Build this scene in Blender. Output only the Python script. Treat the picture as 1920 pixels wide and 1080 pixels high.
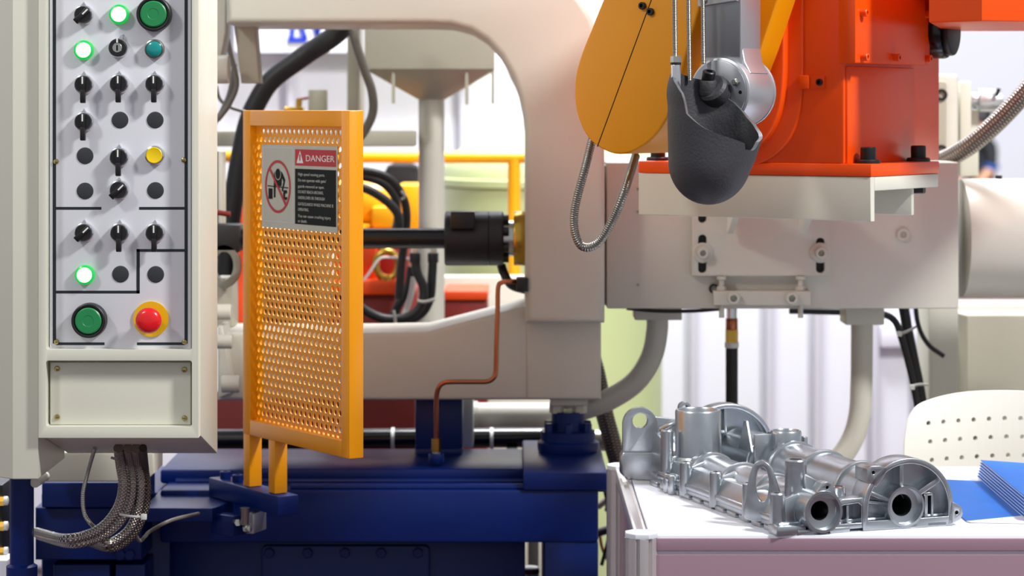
import bpy, bmesh, math, random
from mathutils import Vector, Matrix
from mathutils.geometry import tessellate_polygon

random.seed(7)
for o in list(bpy.data.objects):
    bpy.data.objects.remove(o)
SC = bpy.context.scene
COL = SC.collection

# ------------------------------------------------------------------ camera, world, lights
FPX, CX, HY, HC = 4500.0, 960.0, 205.0, 1.35      # focal length in px, principal x, horizon row, eye height
cam = bpy.data.cameras.new('camera')
cam.sensor_width = 36.0
cam.lens = 36.0 * FPX / 1920.0
cam.shift_y = -(540.0 - HY) / 1920.0
cam.dof.use_dof = True
cam.dof.focus_distance = 3.56
cam.dof.aperture_fstop = 5.0
cam_o = bpy.data.objects.new('camera', cam)
cam_o.location = (0, 0, HC)
cam_o.rotation_euler = (math.pi / 2, 0, 0)
COL.objects.link(cam_o)
SC.camera = cam_o

w = bpy.data.worlds.new('hall_light')
w.use_nodes = True
w.node_tree.nodes['Background'].inputs[0].default_value = (0.90, 0.93, 1.0, 1)
w.node_tree.nodes['Background'].inputs[1].default_value = 0.48
SC.world = w


def lamp(name, loc, target, size, power, col=(1, 1, 1)):
    l = bpy.data.lights.new(name, 'AREA')
    l.shape = 'DISK'
    l.size = size
    l.energy = power
    l.color = col
    o = bpy.data.objects.new(name, l)
    o.location = loc
    o.rotation_euler = (Vector(target) - Vector(loc)).to_track_quat('-Z', 'Y').to_euler()
    COL.objects.link(o)


lamp('hall_lamp', (-2.6, 1.6, 3.7), (0, 4.0, 1.1), 0.5, 50, (1.0, 0.98, 0.94))
lamp('hall_lamp.001', (3.0, 1.7, 4.4), (0.2, 4.2, 1.0), 0.6, 265, (1.0, 0.99, 0.97))
lamp('wall_fill_lamp', (0.2, 5.6, 4.8), (0.2, 6.9, 1.2), 1.2, 330, (0.95, 0.96, 1.0))  # unseen fill lamp, added to brighten the booth's back wall
lamp('hall_lamp.003', (3.4, 12.0, 6.0), (3.2, 24.0, 1.0), 1.5, 1800, (1, 1, 1))
lamp('hall_lamp.004', (0.4, 5.2, 4.4), (0.2, 5.2, 0.0), 0.8, 70, (1, 1, 1))

SC.view_settings.view_transform = 'Standard'
SC.view_settings.look = 'None'
SC.view_settings.exposure = 0.0
SC.view_settings.gamma = 1.0
SC.view_settings.use_curve_mapping = False


# ------------------------------------------------------------------ helpers
def lin(c):
    return tuple(((v / 255.0) / 12.92 if v / 255.0 <= 0.04045 else ((v / 255.0 + 0.055) / 1.055) ** 2.4) for v in c)


MATS = {}


def mat(name, rgb, rough=0.5, metal=0.0, vary=0.06, bump=0.0, bscale=300.0, emit=None, estr=0.0, coat=0.0, scale=9.0, spec=0.5):
    m = bpy.data.materials.new(name)
    m.use_nodes = True
    nt = m.node_tree
    b = nt.nodes['Principled BSDF']
    c = lin(rgb)
    b.inputs['Roughness'].default_value = rough
    b.inputs['Metallic'].default_value = metal
    b.inputs['Coat Weight'].default_value = coat
    b.inputs['Specular IOR Level'].default_value = spec
    tc = nt.nodes.new('ShaderNodeTexCoord')
    n = nt.nodes.new('ShaderNodeTexNoise')
    n.inputs['Scale'].default_value = scale
    n.inputs['Detail'].default_value = 5.0
    nt.links.new(tc.outputs['Object'], n.inputs['Vector'])
    mx = nt.nodes.new('ShaderNodeMix')
    mx.data_type = 'RGBA'
    mx.inputs[6].default_value = tuple(v * (1 - vary) for v in c) + (1,)
    mx.inputs[7].default_value = tuple(min(1, v * (1 + vary)) for v in c) + (1,)
    nt.links.new(n.outputs['Fac'], mx.inputs[0])
    nt.links.new(mx.outputs[2], b.inputs['Base Color'])
    if bump:
        n2 = nt.nodes.new('ShaderNodeTexNoise')
        n2.inputs['Scale'].default_value = bscale
        n2.inputs['Detail'].default_value = 3.0
        nt.links.new(tc.outputs['Object'], n2.inputs['Vector'])
        bp = nt.nodes.new('ShaderNodeBump')
        bp.inputs['Strength'].default_value = bump
        bp.inputs['Distance'].default_value = 0.002
        nt.links.new(n2.outputs['Fac'], bp.inputs['Height'])
        nt.links.new(bp.outputs['Normal'], b.inputs['Normal'])
    if emit:
        b.inputs['Emission Color'].default_value = lin(emit) + (1,)
        b.inputs['Emission Strength'].default_value = estr
    MATS[name] = m
    return m


def braid(name, rgb_hi, rgb_lo, rough, metal, rep_u, rep_v, strength=0.6, kind='BRAID'):
    """woven sleeve: two crossed wave textures on the tube's UVs"""
    m = bpy.data.materials.new(name)
    m.use_nodes = True
    nt = m.node_tree
    b = nt.nodes['Principled BSDF']
    b.inputs['Roughness'].default_value = rough
    b.inputs['Metallic'].default_value = metal
    uv = nt.nodes.new('ShaderNodeUVMap')
    hs = []
    for s in (1, -1):
        mp = nt.nodes.new('ShaderNodeMapping')
        mp.inputs['Scale'].default_value = (rep_u, rep_v * s, 1)
        nt.links.new(uv.outputs[0], mp.inputs[0])
        wv = nt.nodes.new('ShaderNodeTexWave')
        wv.wave_type = 'BANDS'
        wv.bands_direction = 'DIAGONAL'
        wv.inputs['Scale'].default_value = 1.0
        wv.inputs['Distortion'].default_value = 0.6
        nt.links.new(mp.outputs[0], wv.inputs[0])
        hs.append(wv)
    ad = nt.nodes.new('ShaderNodeMath')
    ad.operation = 'MULTIPLY'
    nt.links.new(hs[0].outputs['Fac'], ad.inputs[0])
    nt.links.new(hs[1].outputs['Fac'], ad.inputs[1])
    mx = nt.nodes.new('ShaderNodeMix')
    mx.data_type = 'RGBA'
    mx.inputs[6].default_value = lin(rgb_lo) + (1,)
    mx.inputs[7].default_value = lin(rgb_hi) + (1,)
    nt.links.new(ad.outputs[0], mx.inputs[0])
    nt.links.new(mx.outputs[2], b.inputs['Base Color'])
    bp = nt.nodes.new('ShaderNodeBump')
    bp.inputs['Strength'].default_value = strength
    bp.inputs['Distance'].default_value = 0.0015
    nt.links.new(ad.outputs[0], bp.inputs['Height'])
    nt.links.new(bp.outputs['Normal'], b.inputs['Normal'])
    MATS[name] = m
    return m


# paints
mat('cream', (214, 213, 198), 0.38, vary=0.02)
mat('grey_paint', (196, 194, 182), 0.42, vary=0.03, bump=0.03, bscale=60)
mat('grey_dark', (168, 164, 148), 0.45, vary=0.03)
mat('panel_white', (216, 217, 224), 0.35, vary=0.015)
mat('panel_line', (22, 34, 40), 0.5)
mat('guard_yellow', (238, 154, 0), 0.33, vary=0.03)
mat('robot_yellow', (232, 150, 2), 0.36, vary=0.03, bump=0.02, bscale=200)
mat('rail_yellow', (250, 180, 6), 0.35)
mat('orange', (236, 78, 4), 0.34, vary=0.04, bump=0.02, bscale=150)
mat('orange_far', (226, 72, 14), 0.42)
mat('dark_red', (120, 18, 8), 0.5)
mat('blue', (2, 30, 98), 0.36, vary=0.10, bump=0.04, bscale=40, spec=0.3)
mat('black', (20, 20, 22), 0.42, vary=0.1)
mat('black_gloss', (12, 12, 14), 0.22, vary=0.05)
mat('rubber', (26, 26, 27), 0.5, vary=0.1)
mat('cap_black', (44, 47, 52), 0.55, vary=0.03)
mat('chrome', (225, 226, 228), 0.16, metal=1.0, vary=0.02)
mat('zinc', (196, 198, 190), 0.25, metal=1.0, vary=0.05)
mat('steel', (150, 148, 140), 0.3, metal=1.0, vary=0.08)
mat('brass', (200, 160, 70), 0.25, metal=1.0, vary=0.1)
mat('screw_brass', (176, 160, 110), 0.25, metal=1.0, vary=0.1)
mat('copper', (174, 106, 74), 0.28, metal=1.0, vary=0.1)
mat('alu_cast', (186, 191, 196), 0.30, metal=1.0, vary=0.12, bump=0.10, bscale=90, scale=26)
mat('alu_bore', (120, 124, 130), 0.4, metal=1.0, vary=0.08)
mat('alu_arm', (196, 198, 202), 0.42, metal=0.85, vary=0.04)
mat('alu_disc', (150, 153, 158), 0.38, metal=0.9, vary=0.04)
mat('alu_profile', (226, 222, 222), 0.3, metal=0.7, vary=0.07, scale=40)
mat('cast_iron', (62, 62, 66), 0.55, metal=0.25, vary=0.12, bump=0.35, bscale=260, scale=22)
mat('iron_edge', (118, 120, 122), 0.45, metal=0.7, vary=0.1, bump=0.2, bscale=200)
mat('green_cap', (30, 132, 74), 0.4, vary=0.02)
mat('teal_cap', (10, 140, 136), 0.2, vary=0.05, coat=0.4)
mat('yellow_cap', (240, 205, 0), 0.35, vary=0.02)
mat('red_cap', (226, 22, 28), 0.22, vary=0.02, coat=0.3)
mat('yellow_disc', (225, 178, 0), 0.4, vary=0.03)
mat('green_ring', (0, 150, 60), 0.3, emit=(20, 220, 90), estr=0.5)
mat('lamp_on', (255, 255, 255), 0.3, emit=(250, 255, 250), estr=2.2)
mat('white_mark', (225, 225, 225), 0.5)
mat('sign_grey', (186, 186, 176), 0.45, vary=0.02)
mat('sign_red', (178, 14, 20), 0.35)
mat('sign_black', (22, 25, 24), 0.65, spec=0.2)
mat('sign_ink', (190, 190, 182), 0.5)
mat('table_white', (236, 238, 246), 0.22, vary=0.01)
mat('table_panel', (156, 126, 140), 0.2, vary=0.02)  # mauve tint puts the carpet's reflection into the panel colour
mat('post_cap', (214, 220, 226), 0.45)
mat('chair_white', (238, 236, 224), 0.32, vary=0.01)
mat('brochure_blue', (2, 104, 200), 0.45, spec=0.25, vary=0.16, scale=14)
mat('paper_white', (236, 238, 246), 0.4, vary=0.01)
mat('tank_green', (196, 208, 152), 0.4, vary=0.03)
mat('wall_white', (240, 241, 250), 0.6, vary=0.01)
mat('wall_post', (212, 210, 222), 0.4, vary=0.02)
mat('letter_blue', (24, 58, 190), 0.4)
mat('carpet', (84, 66, 72), 0.9, vary=0.15, bump=0.4, bscale=400)
mat('skin', (196, 144, 112), 0.5)
mat('hair', (24, 20, 20), 0.6)
mat('cloth_black', (20, 22, 28), 0.8)
mat('cloth_blue', (20, 80, 150), 0.8)
mat('cable_grey', (104, 99, 92), 0.5)
mat('tie_white', (226, 226, 222), 0.4)
mat('tie_clear', (170, 168, 160), 0.35)
braid('braid_steel', (240, 236, 230), (140, 134, 126), 0.22, 0.95, 120, 4, 0.8)
braid('braid_dark', (176, 166, 156), (78, 70, 64), 0.32, 0.8, 110, 4, 0.7)
braid('braid_grey', (168, 164, 156), (110, 106, 98), 0.35, 0.5, 110, 4, 0.5)


def ray(px, py):
    return Vector(((px - CX) / FPX, 1.0, -(py - HY) / FPX))


def P(px, py, Y):
    return Vector((0, 0, HC)) + ray(px, py) * Y


def onz(px, py, z):
    return P(px, py, (HC - z) * FPX / (py - HY))


def XP(px, Y):
    return (px - CX) / FPX * Y


def ZP(py, Y):
    return HC - (py - HY) / FPX * Y


def frame(o, ex, ey, ez):
    m = Matrix.Identity(4)
    for i, v in enumerate((ex, ey, ez)):
        for r in range(3):
            m[r][i] = v[r]
    for r in range(3):
        m[r][3] = o[r]
    return m


def hit(F, px, py, ax, val):
    """local coordinates in frame F of the place where the sight line through a pixel meets local axis ax = val"""
    n = Vector((F[0][ax], F[1][ax], F[2][ax]))
    o = F.translation
    c = Vector((0, 0, HC))
    d = ray(px, py)
    t = (val - (c - o).dot(n)) / d.dot(n)
    return F.inverted() @ (c + d * t)


def FY(Y):
    """upright frame facing the viewer at depth Y: local x = X, local y = Z, local z towards the viewer"""
    return frame((0, Y, 0), (1, 0, 0), (0, 0, 1), (0, -1, 0))


def L(Y, *pts):
    return [(XP(a, Y), ZP(b, Y)) for a, b in pts]


def crom(pts, n=8, closed=False):
    pts = [Vector(p) for p in pts]
    out = []
    m = len(pts)
    rng = range(m if closed else m - 1)
    for i in rng:
        p1, p2 = pts[i], pts[(i + 1) % m]
        p0 = pts[i - 1] if (closed or i > 0) else p1 * 2 - p2
        p3 = pts[(i + 2) % m] if (closed or i + 2 < m) else p2 * 2 - p1
        for k in range(n):
            t = k / n
            out.append(0.5 * ((2 * p1) + (p2 - p0) * t + (2 * p0 - 5 * p1 + 4 * p2 - p3) * t * t + (3 * p1 - p0 - 3 * p2 + p3) * t ** 3))
    if not closed:
        out.append(pts[-1])
    return out


def circ(cx, cy, r, n=32, ry=None, a0=0.0):
    return [(cx + r * math.cos(a0 + 2 * math.pi * i / n), cy + (ry or r) * math.sin(a0 + 2 * math.pi * i / n)) for i in range(n)]


def rrect(x0, y0, x1, y1, r, n=5):
    o = []
    for cx, cy, a in ((x1 - r, y0 + r, -90), (x1 - r, y1 - r, 0), (x0 + r, y1 - r, 90), (x0 + r, y0 + r, 180)):
        for i in range(n + 1):
            t = math.radians(a + 90 * i / n)
            o.append((cx + r * math.cos(t), cy + r * math.sin(t)))
    return o


class MB:
    def __init__(s, M=None):
        s.bm = bmesh.new()
        s.uv = None
        s.M = M or Matrix.Identity(4)
        s.mats = []

    def _merge(s, t, M=None):
        me = bpy.data.meshes.new('tmp')
        t.to_mesh(me)
        t.free()
        me.transform(s.M if M is None else M)
        s.bm.from_mesh(me)
        bpy.data.meshes.remove(me)

    def box(s, x0, x1, y0, y1, z0, z1, bev=0.0, seg=2):
        t = bmesh.new()
        vs = [t.verts.new((x, y, z)) for x in (x0, x1) for y in (y0, y1) for z in (z0, z1)]
        for f in ((0, 1, 3, 2), (4, 6, 7, 5), (0, 4, 5, 1), (2, 3, 7, 6), (0, 2, 6, 4), (1, 5, 7, 3)):
            t.faces.new([vs[i] for i in f])
        bmesh.ops.recalc_face_normals(t, faces=t.faces)
        if bev:
            bmesh.ops.bevel(t, geom=t.edges[:], offset=bev, segments=seg, affect='EDGES', profile=0.5)
        s._merge(t)
        return s

    def hexa(s, p, bev=0.0):
        """eight corners: bottom ring of four then top ring of four"""
        t = bmesh.new()
        vs = [t.verts.new(v) for v in p]
        for f in ((0, 1, 2, 3), (4, 7, 6, 5), (0, 4, 5, 1), (1, 5, 6, 2), (2, 6, 7, 3), (3, 7, 4, 0)):
            t.faces.new([vs[i] for i in f])
        bmesh.ops.recalc_face_normals(t, faces=t.faces)
        if bev:
            bmesh.ops.bevel(t, geom=t.edges[:], offset=bev, segments=2, affect='EDGES', profile=0.5)
        s._merge(t)
        return s

    def prism(s, loops, z0, z1, bev=0.0):
        """polygon (first loop) with holes (others), extruded along local z; outer rim bevelled"""
        if isinstance(loops[0][0], (int, float)):
            loops = [loops]
        t = bmesh.new()
        # drop repeats
        cl = []
        for lp in loops:
            q = []
            for a in lp:
                if not q or (abs(a[0] - q[-1][0]) + abs(a[1] - q[-1][1])) > 1e-6:
                    q.append((a[0], a[1]))
            if abs(q[0][0] - q[-1][0]) + abs(q[0][1] - q[-1][1]) < 1e-6:
                q.pop()
            cl.append(q)
        tris = tessellate_polygon([[Vector((a[0], a[1], 0)) for a in lp] for lp in cl])
        flat = [a for lp in cl for a in lp]
        lo = [t.verts.new((a[0], a[1], z0)) for a in flat]
        hi = [t.verts.new((a[0], a[1], z1)) for a in flat]
        caps = []
        for tr in tris:
            for ring, fl in ((lo, 1), (hi, 0)):
                try:
                    f = t.faces.new([ring[i] for i in (tr if not fl else tr[::-1])])
                    caps.append(f)
                except ValueError:
                    pass
        k = 0
        for lp in cl:
            n = len(lp)
            for i in range(n):
                j = (i + 1) % n
                t.faces.new((lo[k + i], lo[k + j], hi[k + j], hi[k + i]))
            k += n
        bmesh.ops.recalc_face_normals(t, faces=t.faces)
        if bev:
            bmesh.ops.dissolve_limit(t, angle_limit=0.01, verts=t.verts[:], edges=t.edges[:], delimit=set())
            es = [e for e in t.edges if len(e.link_faces) == 2 and e.calc_face_angle(0) > 1.2
                  and abs(e.verts[0].co.z - e.verts[1].co.z) < 1e-7]
            bmesh.ops.bevel(t, geom=es, offset=bev, segments=3, affect='EDGES', profile=0.5, clamp_overlap=True)
        s._merge(t)
        return s

    def cyl(s, p0, p1, r0, r1=None, n=24, bev=0.0):
        p0, p1 = Vector(p0), Vector(p1)
        r1 = r0 if r1 is None else r1
        h = (p1 - p0).length
        if bev:
            prof = [(0, 0), (r0 - bev, 0), (r0 - bev * .3, bev * .3), (r0, bev), (r1, h - bev), (r1 - bev * .3, h - bev * .3), (r1 - bev, h), (0, h)]
        else:
            prof = [(0, 0), (r0, 0), (r1, h), (0, h)]
        return s.lathe(prof, p0, p1 - p0, n)

    def lathe(s, prof, c, axis, n=32, arc=None):
        c = Vector(c)
        q = Vector(axis).normalized().to_track_quat('Z', 'Y').to_matrix().to_4x4()
        t = bmesh.new()
        rings = []
        full = arc is None
        a0, a1 = (0, 2 * math.pi) if full else arc
        cnt = n if full else n + 1
        for r, h in prof:
            if r < 1e-7:
                rings.append([t.verts.new((0, 0, h))])
            else:
                rings.append([t.verts.new((r * math.cos(a0 + (a1 - a0) * i / n), r * math.sin(a0 + (a1 - a0) * i / n), h)) for i in range(cnt)])
        for A, B in zip(rings, rings[1:]):
            for i in range(n):
                j = (i + 1) % n if full else i + 1
                if len(A) == 1 and len(B) == 1:
                    continue
                if len(A) == 1:
                    t.faces.new((A[0], B[i], B[j]))
                elif len(B) == 1:
                    t.faces.new((A[i], B[0], A[j]))
                else:
                    t.faces.new((A[i], B[i], B[j], A[j]))
        bmesh.ops.recalc_face_normals(t, faces=t.faces)
        s._merge(t, s.M @ Matrix.Translation(c) @ q)
        return s

    def tube(s, pts, r, n=14, cap=True, closed=False):
        pts = [s.M @ Vector(p) for p in pts]
        m = len(pts)
        bm = s.bm
        uvl = bm.loops.layers.uv.verify()
        tan = []
        for i in range(m):
            a = pts[(i - 1) % m] if (closed or i > 0) else pts[i]
            b = pts[(i + 1) % m] if (closed or i < m - 1) else pts[i]
            tan.append((b - a).normalized())
        up = tan[0].orthogonal().normalized()
        rings, ln, acc = [], [], 0.0
        for i in range(m):
            if i:
                ax = tan[i - 1].cross(tan[i])
                if ax.length > 1e-8:
                    up = Matrix.Rotation(tan[i - 1].angle(tan[i]), 3, ax.normalized()) @ up
                acc += (pts[i] - pts[i - 1]).length
            up = (up - tan[i] * up.dot(tan[i])).normalized()
            sd = tan[i].cross(up)
            rr = r(i / max(1, m - 1)) if callable(r) else (r[i] if isinstance(r, (list, tuple)) else r)
            rings.append([bm.verts.new(pts[i] + (up * math.cos(2 * math.pi * k / n) + sd * math.sin(2 * math.pi * k / n)) * rr) for k in range(n)])
            ln.append(acc)
        for i in range(m if closed else m - 1):
            A, B = rings[i], rings[(i + 1) % m]
            for k in range(n):
                f = bm.faces.new((A[k], A[(k + 1) % n], B[(k + 1) % n], B[k]))
                uu = ((ln[i], k / n), (ln[i], (k + 1) / n), (ln[(i + 1) % m], (k + 1) / n), (ln[(i + 1) % m], k / n))
                for lp, u in zip(f.loops, uu):
                    lp[uvl].uv = u
        if cap and not closed:
            bm.faces.new(rings[0][::-1])
            bm.faces.new(rings[-1])
        return s

    def text(s, body, x, y, size, z, depth=0.0003, sx=1.0, align='LEFT', width=None):
        cu = bpy.data.curves.new('t', 'FONT')
        cu.body = body
        cu.size = size
        cu.align_x = align
        cu.extrude = depth
        cu.resolution_u = 3
        ob = bpy.data.objects.new('t', cu)
        COL.objects.link(ob)
        bpy.context.view_layer.update()
        me = bpy.data.meshes.new_from_object(ob.evaluated_get(bpy.context.evaluated_depsgraph_get()))
        bpy.data.objects.remove(ob)
        if width:
            xs = [v.co.x for v in me.vertices]
            sx = width / max(1e-6, max(xs) - min(xs))
        me.transform(s.M @ Matrix.Translation((x, y, z)) @ Matrix.Diagonal((sx, 1, 1, 1)))
        s.bm.from_mesh(me)
        bpy.data.meshes.remove(me)
        return s

    def mesh(s, name, mats, sharp=0.55, keep_normals=False):
        bm = s.bm
        if not keep_normals:
            bmesh.ops.recalc_face_normals(bm, faces=bm.faces)
        for f in bm.faces:
            f.smooth = True
        for e in bm.edges:
            e.smooth = not (len(e.link_faces) == 2 and e.calc_face_angle(0) > sharp)
        me = bpy.data.meshes.new(name)
        bm.to_mesh(me)
        bm.free()
        for m in (mats if isinstance(mats, (list, tuple)) else [mats]):
            me.materials.append(MATS[m] if isinstance(m, str) else m)
        return me

    def build(s, name, m, parent=None, label=None, cat=None, group=None, kind=None, sharp=0.55):
        return put(name, s.mesh(name, m, sharp), parent, label, cat, group, kind)


ORG = {}


def put(name, me, parent=None, label=None, cat=None, group=None, kind=None):
    """link a mesh whose vertices are in world space; its origin becomes its parent's, or its own base centre"""
    o = bpy.data.objects.new(name, me)
    COL.objects.link(o)
    if parent is not None:
        org = ORG[parent.name]
        o.parent = parent
    else:
        xs = [v.co for v in me.vertices]
        org = Vector(((min(v.x for v in xs) + max(v.x for v in xs)) / 2, (min(v.y for v in xs) + max(v.y for v in xs)) / 2, min(v.z for v in xs)))
        o.location = org
    ORG[o.name] = org
    me.transform(Matrix.Translation(-org))
    props(o, label, cat, group, kind)
    return o


def props(o, label=None, cat=None, group=None, kind=None):
    if label:
        o['label'] = label
    if cat:
        o['category'] = cat
    if group:
        o['group'] = group
    if kind:
        o['kind'] = kind


def thing(name, label, cat, loc, group=None, kind=None):
    o = bpy.data.objects.new(name, None)
    o.empty_display_size = 0.05
    o.location = loc
    COL.objects.link(o)
    ORG[o.name] = Vector(loc)
    props(o, label, cat, group, kind)
    return o


def inst(name, me, M, parent, label=None):
    """one more object sharing mesh data, placed by a world matrix under its parent"""
    o = bpy.data.objects.new(name, me)
    COL.objects.link(o)
    if parent is not None:
        o.parent = parent
        o.matrix_basis = Matrix.Translation(-ORG[parent.name]) @ M
        ORG[o.name] = ORG[parent.name]
    else:
        o.matrix_basis = M
    if label:
        o['label'] = label
    return o


def facing(pos, n, roll=0.0):
    """matrix that puts local +z along n"""
    return Matrix.Translation(Vector(pos)) @ Vector(n).normalized().to_track_quat('Z', 'Y').to_matrix().to_4x4() @ Matrix.Rotation(roll, 4, 'Z')


def socket_bolt(name, r, h, m, washer=0.0):
    b = MB()
    rs = r * 0.52
    b.lathe([(0, -0.002), (r * .94, -0.002), (r, 0.0005), (r, h - r * .12), (r * .88, h), (rs, h)], (0, 0, 0), (0, 0, 1), 20)
    b.lathe([(rs, h), (rs, h - r * .7), (0, h - r * .7)], (0, 0, 0), (0, 0, 1), 6)
    if washer:
        b.lathe([(0, -0.002), (r * washer, -0.002), (r * washer, h * .16), (r * washer * .9, h * .24), (r, h * .24)], (0, 0, 0), (0, 0, 1), 28)
    return b.mesh(name, m)


def hex_bolt(name, r, h, m):
    return MB().lathe([(0, -0.001), (r, -0.001), (r, h * .85), (r * .85, h), (0, h)], (0, 0, 0), (0, 0, 1), 6).mesh(name, m)


def hose(name, pts, wpx, Y, m, label, cat='hose', group=None, n=16, seg=10, parent=None):
    """pts: (px, py) at depth Y or (px, py, Y); wpx: width in px at Y"""
    q = crom([P(p[0], p[1], p[2] if len(p) > 2 else Y) for p in pts], seg)
    return MB().tube(q, wpx / 2 / FPX * Y, n).build(name, m, parent, label, cat if parent is None else None, group)


# ------------------------------------------------------------------ the setting
b = MB().box(-9, 9, -3, 30, -0.05, 0.0)
b.build('floor', 'carpet', kind='structure')
YB = 6.95
b = MB().box(-6.0, XP(1725, YB), YB + 0.06, YB + 0.16, 0, 5.2)
b.build('wall_back', 'wall_white', kind='structure')
b = MB().box(-9, 9, 27, 27.2, 0, 9)
b.build('wall_far', 'wall_white', kind='structure')
wall = bpy.data.objects['wall_back']
edges = [-60, 235, 545, 868, 1110, 1300, 1442, 1532, 1640, 1720]
for i, (a, c) in enumerate(zip(edges, edges[1:])):
    g = 6
    MB().box(XP(a + g, YB), XP(c - g, YB), YB + 0.02, YB + 0.07, 0.02, 4.9, 0.004).build('wall_panel', 'wall_white', wall)
for i, a in enumerate(edges):
    hw = 7 if i not in (1,) else 11
    MB().box(XP(a - hw, YB), XP(a + hw, YB), YB - 0.02, YB + 0.06, 0, 5.0, 0.004).build('wall_post', 'wall_post', wall)
MB().box(XP(1648, YB), XP(1760, YB), YB - 0.03, YB + 0.03, ZP(650, YB), ZP(610, YB), 0.004).build('wall_rail', 'wall_post', wall)
# header board with blue lettering, high on the booth wall
t = thing('booth_sign', 'white booth header board with blurred blue lettering behind the machine', 'sign', (XP(570, 6.87), 6.87, ZP(100, 6.87)))
MB(FY(6.87)).prism(rrect(*L(6.87, (440, 98), (900, -160))[0], *L(6.87, (440, 98), (900, -160))[1], 0.01), -0.04, 0).build('board', 'wall_white', t)
for pl in ([(540, 70), (575, 70), (575, 79), (540, 79)], [(548, 28), (556, 28), (552, 70), (543, 70)], [(560, 44), (568, 44), (578, 72), (569, 72)],
           [(584, 30), (592, 30), (600, 66), (592, 66)], [(600, 30), (607, 30), (596, 84), (589, 84)], [(616, 30), (623, 30), (623, 76), (616, 76)]):
    MB(FY(6.865)).prism(L(6.87, *pl), -0.004, 0.004).build('letter_stroke', 'letter_blue', t)

# ------------------------------------------------------------------ blue machine base
YBF = 4.15
base = thing('machine_pedestal', 'dark blue welded steel base under the grey frame', 'machine base', (0.0, 4.5, 0))
zt_ = ZP(918, YBF)
zb_ = ZP(1018, YBF)
MB().box(XP(300, YBF), XP(1122, YBF), YBF, YBF + .37, zb_, zt_, 0.006).build('beam', 'blue', base)
MB().box(XP(1020, YBF), XP(1122, YBF), YBF + .004, YBF + .36, 0.0, zb_ + .004, 0.006).build('leg', 'blue', base)
MB().box(XP(66, YBF), XP(312, YBF), YBF + .05, YBF + .36, 0.0, zt_ - .012, 0.006).build('leg', 'blue', base)
MB().box(XP(305, YBF), XP(985, YBF), YBF + .08, YBF + .13, 0.0, zb_ + .003, 0.002).build('skirt_panel', 'blue', base)
yc = YBF + .068
cov = MB(FY(yc)).prism(rrect(*L(yc, (490, 1400))[0], *L(yc, (806, 1023))[0], 0.01), -0.014, 0, 0.002).build('access_cover', 'blue', base)
hb = hex_bolt('bolt', 0.0095, 0.007, 'blue')
for px in (505, 577, 647, 715, 784):
    inst('bolt', hb, facing(P(px, 1036, yc), (0, -1, 0), random.random()), cov)
# weld beads and raised bed plate
for py, Yq, r in ((913, YBF + .012, .006),):
    MB().tube([P(545, py, Yq), P(1000, py, Yq)], r, 10).build('weld_bead', 'blue', base)
zr = ZP(880, 4.24)
MB().box(XP(300, 4.24), XP(990, 4.24), 4.24, 4.50, zt_ - .004, zr, 0.005).build('bed_plate', 'blue', base)
MB().tube([P(330, 902, 4.235), P(985, 902, 4.235)], .005, 8).build('weld_bead', 'blue', base)
zp = ZP(885, YBF)
MB().box(XP(981, YBF), XP(1139, YBF), YBF - .006, YBF + .40, ZP(919, YBF), zp, 0.004).build('foot_pad', 'blue', base)
MB().box(XP(980, YBF), XP(1139, YBF), YBF + .02, YBF + .40, ZP(926, YBF), ZP(918, YBF), 0.002).build('foot_pad', 'blue', base)
# low panels left of the beam, behind the hoses
MB(FY(4.06)).prism(L(4.06, (78, 905), (268, 905), (268, 952), (78, 952)), -0.14, 0, 0.003).build('side_panel', 'blue', base)
MB(FY(4.08)).prism(L(4.08, (66, 952), (266, 952), (266, 1050), (66, 1050)), -0.12, 0, 0.003).build('side_panel', 'blue', base)
MB(FY(4.10)).prism(L(4.10, (100, 1058), (206, 1058), (206, 1400), (100, 1400)), -0.10, 0, 0.003).build('side_panel', 'blue', base)
MB(FY(4.10)).prism(L(4.10, (216, 1058), (272, 1058), (272, 1400), (216, 1400)), -0.10, 0, 0.003).build('side_panel', 'blue', base)
for px, py in ((226, 1040), (244, 1040)):
    inst('bolt', hb, facing(P(px, py, 4.08), (0, -1, 0)), base)
# stepped foot under the frame
ft = P(1065, 860, 4.40)
b = MB()
b.lathe([(0, zp), (.054, zp), (.056, zp + .006), (.056, zp + .018), (.050, zp + .022), (.050, zp + .038), (.030, zp + .040), (.030, zp + .074), (0, zp + .074)], (ft.x, 4.40, 0), (0, 0, 1), 36)
foot = b.build('levelling_foot', 'blue', base)
fb = hex_bolt('bolt', 0.0085, 0.016, 'blue')
for k in range(6):
    a = math.radians(-150 + 60 * k)
    inst('bolt', fb, Matrix.Translation((ft.x + .040 * math.cos(a), 4.40 + .040 * math.sin(a), zp + .038)), foot)
# blue block on the bed
MB().box(XP(780, 4.46), XP(868, 4.46), 4.42, 4.50, zr - .002, ZP(740, 4.46), 0.004).build('stop_block', 'blue', base)
MB().box(XP(782, 4.44), XP(866, 4.44), 4.41, 4.50, zr - .002, zr + .012, 0.003).build('stop_block', 'blue', base)
MB().box(XP(868, 4.6), XP(888, 4.6), 4.56, 4.64, ZP(834, 4.6), ZP(740, 4.6), 0.004).build('stay', 'grey_paint', base)
# stud on the bed
MB().cyl(P(833, 884, 4.3) , P(833, 878, 4.3), .004).build('stud', 'zinc', base)

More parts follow.
